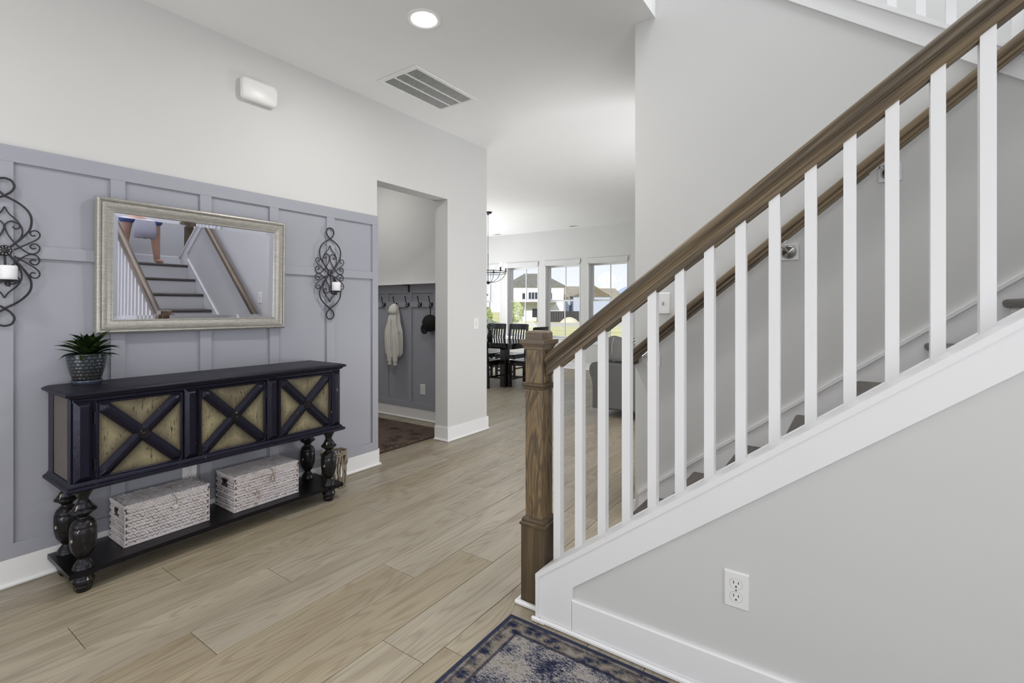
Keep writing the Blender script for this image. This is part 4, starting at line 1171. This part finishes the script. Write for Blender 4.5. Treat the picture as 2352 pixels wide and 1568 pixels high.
jk = root('hooded_jacket', 'cream hooded fleece jacket hanging from a coat hook in the mudroom', 'jacket', (3.63, 4.085, .56))
def hang(rings, nu=40, folds=6, amp=.20, ph=0.0):
    mb = MB(); R = []
    for (yc, z, wy, wx, xc, fo) in rings:
        ring_ = []
        for i in range(nu):
            a = 2 * pi * i / nu
            f = 1 + amp * fo * sin(folds * a + ph + 3 * z) + amp * .5 * fo * sin((folds + 4) * a + 1.3 + 5 * z)
            ring_.append((xc + wx * cos(a) * f, yc + wy * sin(a) * f, z))
        R.append(ring_)
    return loft(mb, R)
body = hang([(4.083, 1.190, .026, .020, 3.650, 0), (4.083, 1.165, .052, .032, 3.646, .3), (4.085, 1.10, .072, .040, 3.640, .6), (4.086, 1.03, .078, .042, 3.636, .9), (4.087, .97, .098, .044, 3.634, 1), (4.087, .93, .104, .045, 3.634, 1.2), (4.087, .86, .098, .044, 3.634, 1.5), (4.085, .78, .092, .042, 3.635, 1.8), (4.085, .70, .088, .040, 3.636, 2), (4.09, .655, .074, .036, 3.637, 1.8)])
obj('body', body, M['fleece'], jk, 80)
hood = hang([(4.083, 1.110, .060, .030, 3.630, .6), (4.083, 1.150, .066, .042, 3.630, .6), (4.083, 1.190, .050, .036, 3.634, 1), (4.083, 1.218, .030, .024, 3.640, .8), (4.083, 1.2315, .012, .010, 3.645, 0)], folds=4)
obj('hood', hood, M['fleece'], jk, 80)
for s_, y0, z1 in ((1, 4.118, .572), (-1, 4.036, .568)):
    obj('sleeve', hang([(y0 + .03 * s_, .94, .026, .026, 3.612, .5), (y0 + .012 * s_, .86, .033, .030, 3.606, 1), (y0 + .002 * s_, .76, .031, .028, 3.606, 1.2), (y0, .66, .030, .027, 3.608, 1.2), (y0, .615, .028, .026, 3.610, .8)], 24, 4, .07, s_), M['fleece'], jk, 80)
    obj('cuff', hang([(y0, .614, .0275, .025, 3.610, .2), (y0, .606, .0225, .021, 3.610, .2), (y0, z1, .0225, .021, 3.610, .2)], 24, 6, .05), M['fleece'], jk, 60)
obj('zip_line', MB().tube([(3.5885, 4.078, 1.06), (3.5875, 4.080, .90), (3.591, 4.079, .72)], .003, 5), M['sill_grey'], jk)

hc = root('black_cap', 'black cap hanging from the last coat hook, half hidden by the jamb', 'cap', (3.63, 3.60, 1.02))
mb = MB().ball((3.635, 3.545, 1.030), (.055, .098, .088), 24, 14)
obj('crown', mb, M['felt'], hc, 80)
bm_ = []
R1, R2 = [], []
for i in range(24):
    a = 2 * pi * i / 24
    R1.append((3.622 + .034 * cos(a) * .4, 3.606 + .062 * cos(a), .968 + .052 * sin(a)))
    R2.append((3.612 + .034 * cos(a) * .4, 3.606 + .062 * cos(a), .968 + .052 * sin(a)))
obj('brim', loft(MB(), [R1, R2]), M['felt'], hc, 50)
obj('top_button', MB().ball((3.583, 3.545, 1.045), .006, 8, 6), M['felt'], hc, 60)
obj('strap', MB().tube(crom([(3.645, 3.556, 1.205), (3.65, 3.552, 1.16), (3.645, 3.552, 1.10)]), .005, 6), M['felt'], hc)

# ------------------------------------------------------------------ dining table and chairs
tb = root('dining_table', 'black wooden dining table with thick square legs in the far room', 'table', (6.45, 5.03, 0))
TX0, TX1, TY0, TY1, TZ = 5.93, 6.90, 4.115, 5.95, .66
obj('tabletop', MB().box(TX0, TX1, TY0, TY1, TZ - .03, TZ, .004), M['table_top'], tb)
obj('apron', MB().box(TX0 + .012, TX1 - .012, TY0 + .012, TY1 - .012, TZ - .088, TZ - .03, .002), M['black_wood'], tb)
for x in (TX0 + .018, TX1 - .118):
    for y in (4.255, 5.70):
        obj('leg', MB().box(x, x + .10, y, y + .10, 0, TZ - .088, .004), M['black_wood'], tb)

def chair(loc, rot, label):
    r = root('dining_chair', label, 'chair', loc, 'chairs around the dining table')
    r.rotation_euler = (0, 0, rot)
    w, d, sz_ = .185, .20, .40
    bw = M['black_wood']
    obj('seat', loft(MB(), [[(p[0], p[1], z) for p in rounded(w * 2 * k, d * 2.1 * k, .03, 4)] for k, z in ((.97, sz_ - .03), (1.03, sz_ - .022), (1.03, sz_ - .006), (.98, sz_), (.6, sz_ - .008))]), bw, r, 40, True)
    for s_ in (1, -1):
        obj('front_leg', MB().box(s_ * w - .019, s_ * w + .019, d - .045, d - .007, 0, sz_ - .03, .003), bw, r, None, True)
        q = MB()
        xx = s_ * (w - .004)
        pr = [(-d + .03, 0), (-d + .062, 0), (-d + .045, .40), (-d - .035, .90), (-d - .062, .90), (-d + .012, .40)]
        q.prism(pr, 'x', xx - .017, xx + .017)
        obj('rear_post', q, bw, r, None, True)
        obj('side_stretcher', MB().box(xx - .009, xx + .009, -d + .04, d - .02, .15, .175, .002), bw, r, None, True)
        obj('seat_rail', MB().box(xx - .011, xx + .011, -d + .03, d - .03, sz_ - .075, sz_ - .029, .002), bw, r, None, True)
    obj('front_stretcher', MB().box(-w, w, d - .032, d - .014, .10, .13, .002), bw, r, None, True)
    obj('front_rail', MB().box(-w, w, d - .036, d - .014, sz_ - .075, sz_ - .029, .002), bw, r, None, True)
    def back(z): return -d + .03 - (z - .40) * .145
    for nm, za, zb in (('top_rail', .805, .905), ('lower_rail', .535, .575)):
        q = MB()
        n_ = 8; vs = []
        for i in range(n_ + 1):
            x = -w + .012 + (2 * w - .024) * i / n_
            bow = -.018 * (1 - ((x / w) ** 2)) if nm == 'top_rail' else 0
            for z_, o_ in ((za, -.010), (za, .010), (zb, .010), (zb, -.010)): vs.append((x, back(z_) + bow + o_ - .006, z_))
        fs = [[i * 4 + k, i * 4 + (k + 1) % 4, (i + 1) * 4 + (k + 1) % 4, (i + 1) * 4 + k] for i in range(n_) for k in range(4)] + [[0, 1, 2, 3], [n_ * 4 + k for k in (3, 2, 1, 0)]]
        obj(nm, q.add(vs, fs), bw, r, None, True)
    for k in range(5):
        x = -.108 + .054 * k
        vs = []
        for z_ in (.57, .81):
            y_ = back(z_) - .006 - (.012 if z_ > .7 else 0)
            vs += [(x - .013, y_ - .005, z_), (x + .013, y_ - .005, z_), (x + .013, y_ + .005, z_), (x - .013, y_ + .005, z_)]
        obj('slat', MB().add(vs, [(0, 1, 2, 3), (7, 6, 5, 4), (0, 4, 5, 1), (1, 5, 6, 2), (2, 6, 7, 3), (3, 7, 4, 0)]), bw, r, None, True)
    return r
c0 = chair((6.225, 4.045, 0), 0, 'black slat back dining chair at the table end nearest the sofa')
copy_tree(c0, (5.885, 4.585, 0), 'black slat back dining chair on the near side of the table beside the pillar', -pi / 2)
copy_tree(c0, (6.965, 4.855, 0), 'black slat back dining chair across the table, nearer the newel post', pi / 2)
copy_tree(c0, (6.965, 5.335, 0), 'black slat back dining chair across the table, behind the flower vase', pi / 2)

vs_ = root('flower_vase', 'dark vase of leafy stems on the dining table', 'vase', (6.36, 4.86, TZ))
obj('vase', MB().lathe([(0, 0), (.035, 0), (.05, .03), (.055, .07), (.045, .11), (.028, .14), (.032, .16), (.028, .16), (.024, .14), (0, .13)], 6.36, 4.86, TZ, 24), M['black'], vs_, 50)
rnd = random.Random(4)
for i in range(9):
    a = rnd.uniform(0, 2 * pi); R_ = rnd.uniform(.03, .10); z_ = rnd.uniform(.20, .32)
    s_ = obj('stem', MB().tube(crom([(6.36, 4.86, TZ + .13), (6.36 + R_ * .4 * cos(a), 4.86 + R_ * .4 * sin(a), TZ + z_ * .7), (6.36 + R_ * cos(a), 4.86 + R_ * sin(a), TZ + z_)], 4), .0022, 5), M['leaf'], vs_)
    for q in range(3):
        az = a + rnd.uniform(-1.5, 1.5)
        obj('leaf', leaf_mesh((6.36 + R_ * (.7 + .15 * q) * cos(a), 4.86 + R_ * (.7 + .15 * q) * sin(a), TZ + z_ * (.82 + .08 * q)), az, radians(rnd.uniform(-10, 60)), .07, .014, .8, .3), M['leaf'], s_, 60)

# ------------------------------------------------------------------ chandelier
HXc, HYc = 6.302, 4.848
ch = root('chandelier', 'dark iron ring chandelier with lit candle bulbs on a chain above the dining table', 'chandelier', (HXc, HYc, H))
obj('canopy', MB().lathe([(0, 0), (.062, 0), (.062, -.012), (.05, -.024), (.014, -.03), (.010, -.05), (0, -.05)], HXc, HYc, H, 24), M['iron'], ch, 40)
nlk = 20; z0, z1 = H - .05, 2.06
lk = (z0 - z1) / nlk
for i in range(nlk):
    zc = z0 - lk * (i + .5); mbk = MB()
    pts = []
    for q in range(10):
        a = 2 * pi * q / 10
        u = .010 * cos(a); w = (lk * .62) * sin(a)
        pts.append((HXc + (u if i % 2 else 0), HYc + (0 if i % 2 else u), zc + w))
    obj('chain_link', mbk.tube(pts, .0018, 5, True), M['iron'], ch, 60)
obj('stem', MB().tube([(HXc, HYc, 2.06), (HXc, HYc, 1.60)], .006, 8), M['iron'], ch, 50)
obj('hub', MB().lathe([(0, -.03), (.012, -.03), (.022, -.018), (.034, -.01), (.034, .01), (.022, .02), (.010, .03), (0, .03)], HXc, HYc, 1.60, 20), M['iron'], ch, 40)
RR = .295; RZ = 1.745
for zr in (RZ, RZ + .03):
    obj('ring', MB().tube([(HXc + RR * cos(2 * pi * q / 40), HYc + RR * sin(2 * pi * q / 40), zr) for q in range(40)], .0045, 6, True), M['iron'], ch, 60)
for k in range(6):
    a = 2 * pi * (k + .32) / 6
    ca, sa = cos(a), sin(a)
    obj('arm', MB().tube(crom([(HXc + .02 * ca, HYc + .02 * sa, 1.60), (HXc + .14 * ca, HYc + .14 * sa, 1.615), (HXc + .25 * ca, HYc + .25 * sa, 1.68), (HXc + RR * ca, HYc + RR * sa, RZ + .03)], 6), .0045, 6), M['iron'], ch, 60)
    bx, by = HXc + RR * ca, HYc + RR * sa
    s_ = obj('candle_sleeve', MB().lathe([(0, 0), (.024, 0), (.026, .006), (.012, .008), (.012, .065), (0, .065)], bx, by, RZ + .03, 14), M['iron'], ch, 40)
    obj('bulb', MB().lathe([(0, .062), (.010, .064), (.018, .080), (.019, .092), (.012, .115), (.004, .130), (0, .132)], bx, by, RZ + .03, 14), M['bulb'], s_, 60)
add_light('chandelier_glow', 'POINT', (HXc, HYc, RZ + .12), (HXc, HYc, 0), 6, (1, .94, .86)).data.shadow_soft_size = .2

# ------------------------------------------------------------------ sofa
sf = root('sofa', 'grey tweed sofa with rolled arm seen from behind in the far room', 'sofa', (5.35, 1.55, 0))
SXb = 4.93
def soft(x0, x1, y0, y1, z0, z1, e=.35, nu=28, nv=14):
    return MB().ball(((x0 + x1) / 2, (y0 + y1) / 2, (z0 + z1) / 2), ((x1 - x0) / 2, (y1 - y0) / 2, (z1 - z0) / 2), nu, nv, e)
obj('back_frame', MB().box(SXb, SXb + .16, .55, 2.27, .085, .585, .022), M['sofa'], sf)
obj('seat_base', MB().box(SXb + .10, 5.78, .60, 2.20, .085, .33, .02), M['sofa'], sf)
def arm(yc, s_):
    pr = [(yc - s_ * .07, .085), (yc + s_ * .045, .085), (yc + s_ * .045, .34), (yc + s_ * .055, .40), (yc + s_ * .075, .45), (yc + s_ * .085, .50), (yc + s_ * .078, .55), (yc + s_ * .05, .583), (yc + s_ * .0, .592), (yc - s_ * .05, .575), (yc - s_ * .07, .53)]
    return MB().prism(pr, 'x', SXb + .012, 5.80)
obj('arm', arm(2.305, 1), M['sofa'], sf, 50)
obj('arm', arm(.56, -1), M['sofa'], sf, 50)
for y0, y1 in ((1.42, 2.21), (.62, 1.41)):
    obj('seat_cushion', soft(SXb + .17, 5.82, y0, y1, .32, .46, .3), M['cushion'], sf, 80)
for x in (SXb + .02, 5.70):
    for y in (.62, 1.93):
        obj('foot', MB().lathe([(0, 0), (.022, 0), (.032, .085), (0, .085)], x + .05, y, 0, 12), M['black'], sf, 40)
bc = root('back_cushion', 'grey piped back cushion rising above the sofa back', 'cushion', (5.11, 1.95, .58))
cu = soft(5.02, 5.22, 1.955, 2.265, .588, .878, .5, 32, 16)
cu.v = [(x + (z - .6) * .18, y , z - max(0, 2.20 - y) * .30 * (z - .588) / .29) for x, y, z in cu.v]
obj('pad', cu, M['cushion'], bc, 80)
pts = [(5.075 + .03 * (t / 8), 2.245 - .20 * (t / 8) ** 2 * .3, .60 + .255 * t / 8) for t in range(9)]
obj('piping', MB().tube([(5.04, 2.14 + .028 * sin(pi * t / 10), .595 + .27 * t / 10) for t in range(11)], .004, 5), M['piping'], bc)
tp = solo('throw_pillow', soft(5.26, 5.39, 1.66, 2.07, .47, .885, .55), M['stripes'], 'striped grey and white throw pillow on the sofa beside the stair wall end', 'pillow', 80)

# ------------------------------------------------------------------ outside: lawn, fence, houses, trees
GZ = -.40
def ground_mat(name, stops, sc=.25):
    t = NT(name); n1 = t.noise(t.mapped((sc, sc, sc)), 1.0, 4, .6); n2 = t.noise(t.mapped((6, 6, 6)), 1.0, 2)
    t.set(Base_Color=t.ramp(t.math('MULTIPLY_ADD', n1, .7, t.math('MULTIPLY', n2, .3)), stops), Roughness=.95); return t.m
M['lawn'] = ground_mat('dry_lawn', [(.3, srgb(204, 190, 118)), (.5, srgb(228, 216, 150)), (.7, srgb(236, 226, 176))])
struct('ground', MB().box(FX + WT, 160, -60, 120, GZ - .2, GZ), M['lawn'])
def siding(name, col):
    t = NT(name); w_ = t.n('ShaderNodeTexWave', wave_type='BANDS', bands_direction='Z'); w_.inputs['Scale'].default_value = 2.6
    t.l(t.coord(), w_.inputs['Vector'])
    t.set(Base_Color=t.mix(t.math('MULTIPLY', w_.outputs['Fac'], .12), col, (.1, .1, .12, 1)), Roughness=.7); return t.m
M['siding_white'] = siding('white_siding', srgb(226, 228, 234))
M['siding_lav'] = siding('pale_lavender_siding', srgb(176, 182, 212))
M['siding_blue'] = siding('blue_grey_siding', srgb(178, 186, 206))
M['shingle'] = ground_mat('grey_roof_shingle', [(.3, srgb(112, 108, 98)), (.7, srgb(142, 137, 124))], 1.5)
M['shingle2'] = ground_mat('tan_roof_shingle', [(.3, srgb(140, 130, 112)), (.7, srgb(176, 164, 142))], 1.5)
M['win_dark'] = paint('dark_window_glass', srgb(56, 62, 74), .15)
M['dark_fence'] = paint('dark_stained_fence', srgb(52, 50, 52), .8)

def house(name, label, c, ang, w, d, h, rh, ridge, wallm, roofm, wins, group='houses across the lawn', over=.25):
    """c: middle of the front at the ground; ang: direction of the front's outward normal; ridge: ridge length as a share of w (1 = gable ends)"""
    r = root(name, label, 'house', (c[0], c[1], GZ), group)
    nx, ny = cos(ang), sin(ang); ux, uy = -ny, nx
    def P(u, v, z): return (c[0] + ux * u - nx * v, c[1] + uy * u - ny * v, GZ + z)     # v goes back from the front
    mb = MB()
    vs = [P(u, v, z) for z in (0, h) for u, v in ((-w / 2, 0), (w / 2, 0), (w / 2, d), (-w / 2, d))]
    fs = [(0, 1, 5, 4), (1, 2, 6, 5), (2, 3, 7, 6), (3, 0, 4, 7), (4, 5, 6, 7)]
    if ridge >= .99:
        vs += [P(-w / 2, d / 2, h + rh), P(w / 2, d / 2, h + rh)]; fs += [(4, 7, 8), (5, 6, 9)]
    wl_ = obj('walls', mb.add(vs, fs), wallm, r)
    o_ = over; rw = w / 2 * ridge
    vs = [P(-w / 2 - o_, -o_, h - .05), P(w / 2 + o_, -o_, h - .05), P(w / 2 + o_, d + o_, h - .05), P(-w / 2 - o_, d + o_, h - .05), P(-rw - (o_ if ridge > .99 else 0), d / 2, h + rh), P(rw + (o_ if ridge > .99 else 0), d / 2, h + rh)]
    vs2 = [(x, y, z + .12) for x, y, z in vs]
    fs = [(0, 1, 5, 4), (1, 2, 5), (2, 3, 4, 5), (3, 0, 4)]
    n_ = 6
    fs2 = [tuple(i + n_ for i in f) for f in fs] + [(0, 1, 1 + n_, n_), (1, 2, 2 + n_, 1 + n_), (2, 3, 3 + n_, 2 + n_), (3, 0, n_, 3 + n_)]
    obj('roof', MB().add(vs + vs2, fs + fs2), roofm, r)
    for (u0, u1, z0, z1, kind) in wins:
        mb = MB(); e = .09
        def bx(b_, a0, a1, v0, v1, c0, c1):
            vs = [P(a, v, z) for z in (c0, c1) for v in (v0, v1) for a in (a0, a1)]
            b_.add(vs, [(0, 2, 3, 1), (4, 5, 7, 6), (0, 1, 5, 4), (2, 6, 7, 3), (0, 4, 6, 2), (1, 3, 7, 5)])
        if kind == 'post':
            bx(mb, u0, u1, -1.6, -1.4, z0, z1); obj('porch_post', mb, M['trim'], r); continue
        if kind == 'porch':
            bx(mb, u0, u1, -1.8, 0, z0, z1); obj('porch_roof', mb, roofm, r); continue
        for a0, a1, c0, c1 in ((u0 - e, u0, z0 - e, z1 + e), (u1, u1 + e, z0 - e, z1 + e), (u0, u1, z0 - e, z0), (u0, u1, z1, z1 + e)): bx(mb, a0, a1, -.06, 0, c0, c1)
        f_ = obj('window', mb, M['trim'], r)
        mb = MB(); bx(mb, u0, u1, -.025, 0, z0, z1); obj('pane', mb, M['win_dark'], f_)
    return r
def merge_wing(main, wing):
    for ch_ in list(wing.children):
        ch_.parent = main; ch_.matrix_parent_inverse = Matrix.Translation(-ROOT_LOC[main.name])
    bpy.data.objects.remove(wing)
ANG = atan2(-.5703, -.8215)
# u runs towards the picture's left when negative ... u axis = (-ny, nx)
house('house', 'white two storey house with grey hip roof seen through the windows', (52.55, 33.0), ANG, 7.4, 7.0, 4.35, 1.75, .33, M['siding_white'], M['shingle'],
      [(-.35, -.05, 2.75, 3.6, 'w'), (-.75, -.45, 2.75, 3.6, 'w'), (.05, .35, 2.75, 3.6, 'w'), (-1.55, -1.2, 2.75, 3.5, 'w'), (1.9, 2.2, 2.75, 3.5, 'w'), (-.3, .35, .45, 1.55, 'w'), (-1.9, -1.35, .55, 1.55, 'w'), (.9, 1.3, .1, 1.6, 'w'), (.55, .8, 0, 2.2, 'post'), (-2.2, -2.0, 0, 2.2, 'post'), (-2.3, 2.6, 2.2, 2.38, 'porch')])
h_low = house('house', 'low white house with a tan roof behind the dark fence', (66.6, 35.2), ANG, 7.6, 8.0, 2.9, 2.1, .62, M['siding_white'], M['shingle2'],
      [(2.0, 2.6, .9, 2.0, 'w'), (-.6, .2, .9, 2.0, 'w'), (-2.6, -1.8, .9, 2.0, 'w')])
h_w1 = house('garage', 'wing', (63.9, 34.3), ANG + pi / 2, 3.0, 1.9, 2.75, 1.2, 1.0, M['siding_blue'], M['shingle2'], [(-.5, .5, 1.0, 1.9, 'w')], over=.12)
merge_wing(h_low, h_w1)
h_far = house('house', 'white house with a tan roof behind the blue grey gabled house', (83.0, 37.1), ANG, 7.6, 7.0, 3.2, 2.05, .7, M['siding_white'], M['shingle2'], [(1.0, 2.0, .8, 2.0, 'w'), (-.6, .3, .8, 2.0, 'w'), (-2.4, -1.6, .8, 2.0, 'w')])
house('house', 'blue grey house with its gable end towards the window nearest the stair', (67.2, 29.4), ANG + pi / 2, 4.0, 5.4, 3.3, 1.6, 1.0, M['siding_blue'], M['shingle2'], [(-.6, .5, .9, 2.0, 'w')], over=.15)
house('house', 'tall pale lavender house with a gable end behind the chandelier', (36.0, 28.2), ANG + pi / 2, 6.0, 5.2, 2.9, 1.7, 1.0, M['siding_lav'], M['shingle'], [(-1.0, 0, .8, 2.0, 'w')])

fn = root('yard_fence', 'dark board fence in front of the low white house', 'fence', (49.5, 30.0, GZ))
p0, p1 = Vector((48.4, 30.1, 0)), Vector((51.4, 25.8, 0))
dv = (p1 - p0).normalized(); nb = 26; Lf = (p1 - p0).length
for i in range(nb):
    a = p0 + dv * (Lf * i / nb); b_ = p0 + dv * (Lf * (i + .94) / nb); nn = Vector((-dv.y, dv.x, 0)) * .03
    vs = [(q.x, q.y, z) for z in (GZ, .86) for q in (a - nn, b_ - nn, b_ + nn, a + nn)]
    obj('board', MB().add(vs, [(3, 2, 1, 0), (4, 5, 6, 7), (0, 1, 5, 4), (1, 2, 6, 5), (2, 3, 7, 6), (3, 0, 4, 7)]), M['dark_fence'], fn)
lw = MB()
a, b_ = Vector((33.0, 26.5, 0)), Vector((42.0, 13.5, 0)); nn = Vector((-(b_ - a).y, (b_ - a).x, 0)).normalized() * .2
lw.add([(q.x, q.y, z) for z in (GZ, -.06) for q in (a - nn, b_ - nn, b_ + nn, a + nn)], [(3, 2, 1, 0), (4, 5, 6, 7), (0, 1, 5, 4), (1, 2, 6, 5), (2, 3, 7, 6), (3, 0, 4, 7)])
solo('garden_wall', lw, M['sill_grey'], 'low grey garden wall across the dry lawn', 'wall')
M['sand'] = ground_mat('pale_sand', [(.3, srgb(214, 200, 168)), (.7, srgb(232, 222, 196))], 2)
solo('sand_mound', MB().lathe([(1.05, 0), (.9, .28), (.6, .55), (.25, .72), (0, .76)], 41.6, 22.2, GZ, 24), M['sand'], 'pale mound of sand in front of the dark fence', 'mound', 60)
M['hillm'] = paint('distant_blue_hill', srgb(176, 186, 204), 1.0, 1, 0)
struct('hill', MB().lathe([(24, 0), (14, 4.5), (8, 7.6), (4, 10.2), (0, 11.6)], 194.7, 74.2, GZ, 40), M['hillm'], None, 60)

def foliage_mat(name, a, b_):
    t = NT(name); n1 = t.noise(t.mapped((2.5, 2.5, 2.5)), 1.0, 3); t.set(Base_Color=t.ramp(n1, [(.35, a), (.65, b_)]), Roughness=.8); return t.m
M['fol_y'] = foliage_mat('yellow_green_foliage', srgb(150, 170, 60), srgb(205, 214, 110))
M['fol_g'] = foliage_mat('grey_green_foliage', srgb(120, 128, 112), srgb(168, 174, 156))
def tree(name, label, c, hgt, rx, z0, fm, n_=700, leaf=.07, seed=1):
    rnd = random.Random(seed)
    r = root(name, label, 'tree', (c[0], c[1], GZ), 'trees on the lawn')
    obj('trunk', MB().tube([(c[0], c[1], GZ), (c[0] + .03, c[1], GZ + z0), (c[0], c[1] + .02, GZ + z0 + .3 * (hgt - z0))], [.06, .045, .025], 8), M['drift'], r, 60)
    mb = MB()
    for i in range(n_):
        while True:
            p = Vector((rnd.uniform(-1, 1), rnd.uniform(-1, 1), rnd.uniform(-1, 1)))
            if p.length < 1: break
        p = p.normalized() * (p.length ** .4)
        q = Vector((c[0] + p.x * rx, c[1] + p.y * rx, GZ + (z0 + hgt) / 2 + p.z * (hgt - z0) / 2))
        u = Vector((rnd.gauss(0, 1), rnd.gauss(0, 1), rnd.gauss(0, 1))).normalized(); v = u.orthogonal().normalized()
        mb.add([q - u * leaf, q + v * leaf * .5, q + u * leaf, q - v * leaf * .5], [(0, 1, 2, 3)])
    o = obj('foliage', mb, fm, r); o['kind'] = 'stuff'
tree('young_tree', 'bright yellow green young tree in front of the white two storey house', (29.1, 19.9), 2.2, .55, .55, M['fol_y'], 800, .10, 2)
tree('young_tree', 'yellow green young tree in front of the lavender house', (25.2, 19.55), 1.7, .42, .4, M['fol_y'], 600, .09, 3)
tree('grey_shrub', 'grey green rounded shrub outside the window behind the flower vase', (14.4, 11.15), 1.25, .42, .1, M['fol_g'], 900, .05, 4)

# ------------------------------------------------------------------ person on the landing (seen in the mirror)
PXp, PYp, PZp = 2.222, -1.34, RISE * 9 + .010
def skin_mesh(name, verts, edges, rootv, sub=2):
    """verts: (x, y, z, rx, ry); continuous skinned surface"""
    me = bpy.data.meshes.new(name); me.from_pydata([v[:3] for v in verts], edges, [])
    o = bpy.data.objects.new(name, me); COL.objects.link(o)
    md = o.modifiers.new('skin', 'SKIN'); md.use_smooth_shade = True; md.branch_smoothing = .3
    for i, v in enumerate(verts):
        me.skin_vertices[0].data[i].radius = (v[3], v[4] if len(v) > 4 else v[3])
    me.skin_vertices[0].data[rootv].use_root = True
    o.modifiers.new('sub', 'SUBSURF').levels = sub
    dg = bpy.context.evaluated_depsgraph_get(); dg.update()
    m2 = bpy.data.meshes.new_from_object(o.evaluated_get(dg))
    bpy.data.objects.remove(o)
    m2.name = name
    m2.transform(Matrix.Translation((PXp, PYp, PZp)))
    m2.polygons.foreach_set('use_smooth', [True] * len(m2.polygons))
    return m2
def body_graph():
    V = []; E = []
    def v(x, y, z, r, r2=None): V.append((x, y, z, r, r2 or r)); return len(V) - 1
    def ch(*ids):
        for a, b_ in zip(ids, ids[1:]): E.append((a, b_))
    pel = v(0, 0, .80, .125, .09); wai = v(0, .005, .94, .105, .075); che = v(0, 0, 1.10, .13, .088); sho = v(0, -.01, 1.21, .10, .07); nek = v(0, 0, 1.295, .047); jaw = v(0, .012, 1.345, .058, .066); hd = v(0, .004, 1.43, .072, .088); top = v(0, -.004, 1.515, .062, .076)
    ch(pel, wai, che, sho, nek, jaw, hd, top)
    for s in (-1, 1):
        hip = v(s * .095, 0, .74, .085, .09); kn = v(s * .148, .012, .42, .052, .056); cf = v(s * .156, -.010, .30, .050, .054); an = v(s * .172, 0, .065, .033, .036); he = v(s * .173, -.012, .032, .030); toe = v(s * .180, .105, .022, .030, .021); tip = v(s * .183, .155, .018, .024, .014)
        ch(pel, hip, kn, cf, an, he); ch(he, toe, tip)
        sh = v(s * .165, -.01, 1.19, .056); el = v(s * .212, .005, .955, .040); fa = v(s * .15, .10, .84, .036); wr = v(s * .066, .160, .735, .024, .028); pm = v(s * .046, .172, .685, .030, .017)
        ch(sho, sh, el, fa, wr, pm)
        for k, (dx, L) in enumerate(((-.022, .052), (-.008, .060), (.007, .056), (.020, .044))):
            b0 = v(s * .044 + dx, .176, .655, .0085); b1 = v(s * .044 + dx, .190, .655 - L * .5, .008); b2 = v(s * .044 + dx, .172, .655 - L * .75, .0072)
            ch(pm, b0, b1, b2)
        t0 = v(s * .018, .186, .70, .010); t1 = v(s * .012, .198, .672, .008); ch(pm, t0, t1)
    return V, E
V_, E_ = body_graph()
pn = root('person', 'person in blue shorts on the stair landing, holding a pale bag', 'person', (PXp, PYp, PZp))
bme = skin_mesh('body', V_, E_, 0); bme.materials.append(M['skin'])
obj('body', bme, None, pn)
sv = [(0, 0, .80, .142, .112), (0, .003, .92, .125, .098), (-.10, 0, .72, .104, .108), (.10, 0, .72, .104, .108), (-.142, .008, .52, .082, .086), (.142, .008, .52, .082, .086), (-.152, .010, .445, .078, .080), (.152, .010, .445, .078, .080)]
sme = skin_mesh('shorts', sv, [(0, 1), (0, 2), (0, 3), (2, 4), (3, 5), (4, 6), (5, 7)], 0); sme.materials.append(M['denim'])
obj('shorts', sme, None, pn)
tv = [(0, 0, .88, .132, .100), (0, .004, .98, .128, .096), (0, 0, 1.11, .146, .104), (0, -.01, 1.215, .110, .084), (0, -.002, 1.265, .062, .062), (-.17, -.01, 1.185, .070, .070), (.17, -.01, 1.185, .070, .070), (-.205, -.002, 1.04, .060, .060), (.205, -.002, 1.04, .060, .060)]
tme = skin_mesh('shirt', tv, [(0, 1), (1, 2), (2, 3), (3, 4), (3, 5), (3, 6), (5, 7), (6, 8)], 1); tme.materials.append(M['shirt'])
obj('shirt', tme, None, pn)
def L3(x, y, z): return (PXp + x, PYp + y, PZp + z)
hair = MB().ball(L3(0, -.018, 1.455), (.086, .098, .108), 24, 14)
obj('hair', hair, M['hair'], pn, 80)
face = MB()
obj('nose', MB().ball(L3(0, .098, 1.405), (.012, .018, .022), 10, 8), M['skin'], pn, 80)
for s in (-1, 1):
    obj('eye', MB().ball(L3(s * .030, .080, 1.432), (.014, .010, .009), 10, 8), M['wax'], pn, 80)
    obj('ear', MB().ball(L3(s * .079, .002, 1.42), (.010, .020, .030), 10, 8), M['skin'], pn, 80)
obj('mouth', MB().ball(L3(0, .083, 1.362), (.022, .008, .006), 10, 6), M['bag'], pn, 80)

bg = root('carried_bag', 'pale canvas bag held by the person on the landing', 'bag', L3(-.005, .165, .28))
rings = []
for z_, w_, t_ in ((.285, .085, .030), (.29, .105, .05), (.36, .120, .058), (.45, .112, .050), (.54, .085, .035), (.60, .050, .018), (.625, .034, .010)):
    rings.append([L3(-.005 + w_ * cos(2 * pi * i / 28) * (1 + .05 * sin(5 * i)), .172 + t_ * sin(2 * pi * i / 28), z_ + .006 * sin(1.7 * i)) for i in range(28)])
obj('bag_body', loft(MB(), rings), M['bag'], bg, 80)
for s in (-1, 1):
    obj('bag_handle', MB().tube(crom([L3(s * .03, .172, .615), L3(s * .045, .178, .645), L3(s * .040, .184, .652), L3(s * .012, .172, .618)], 6), .004, 6), M['bag'], bg)
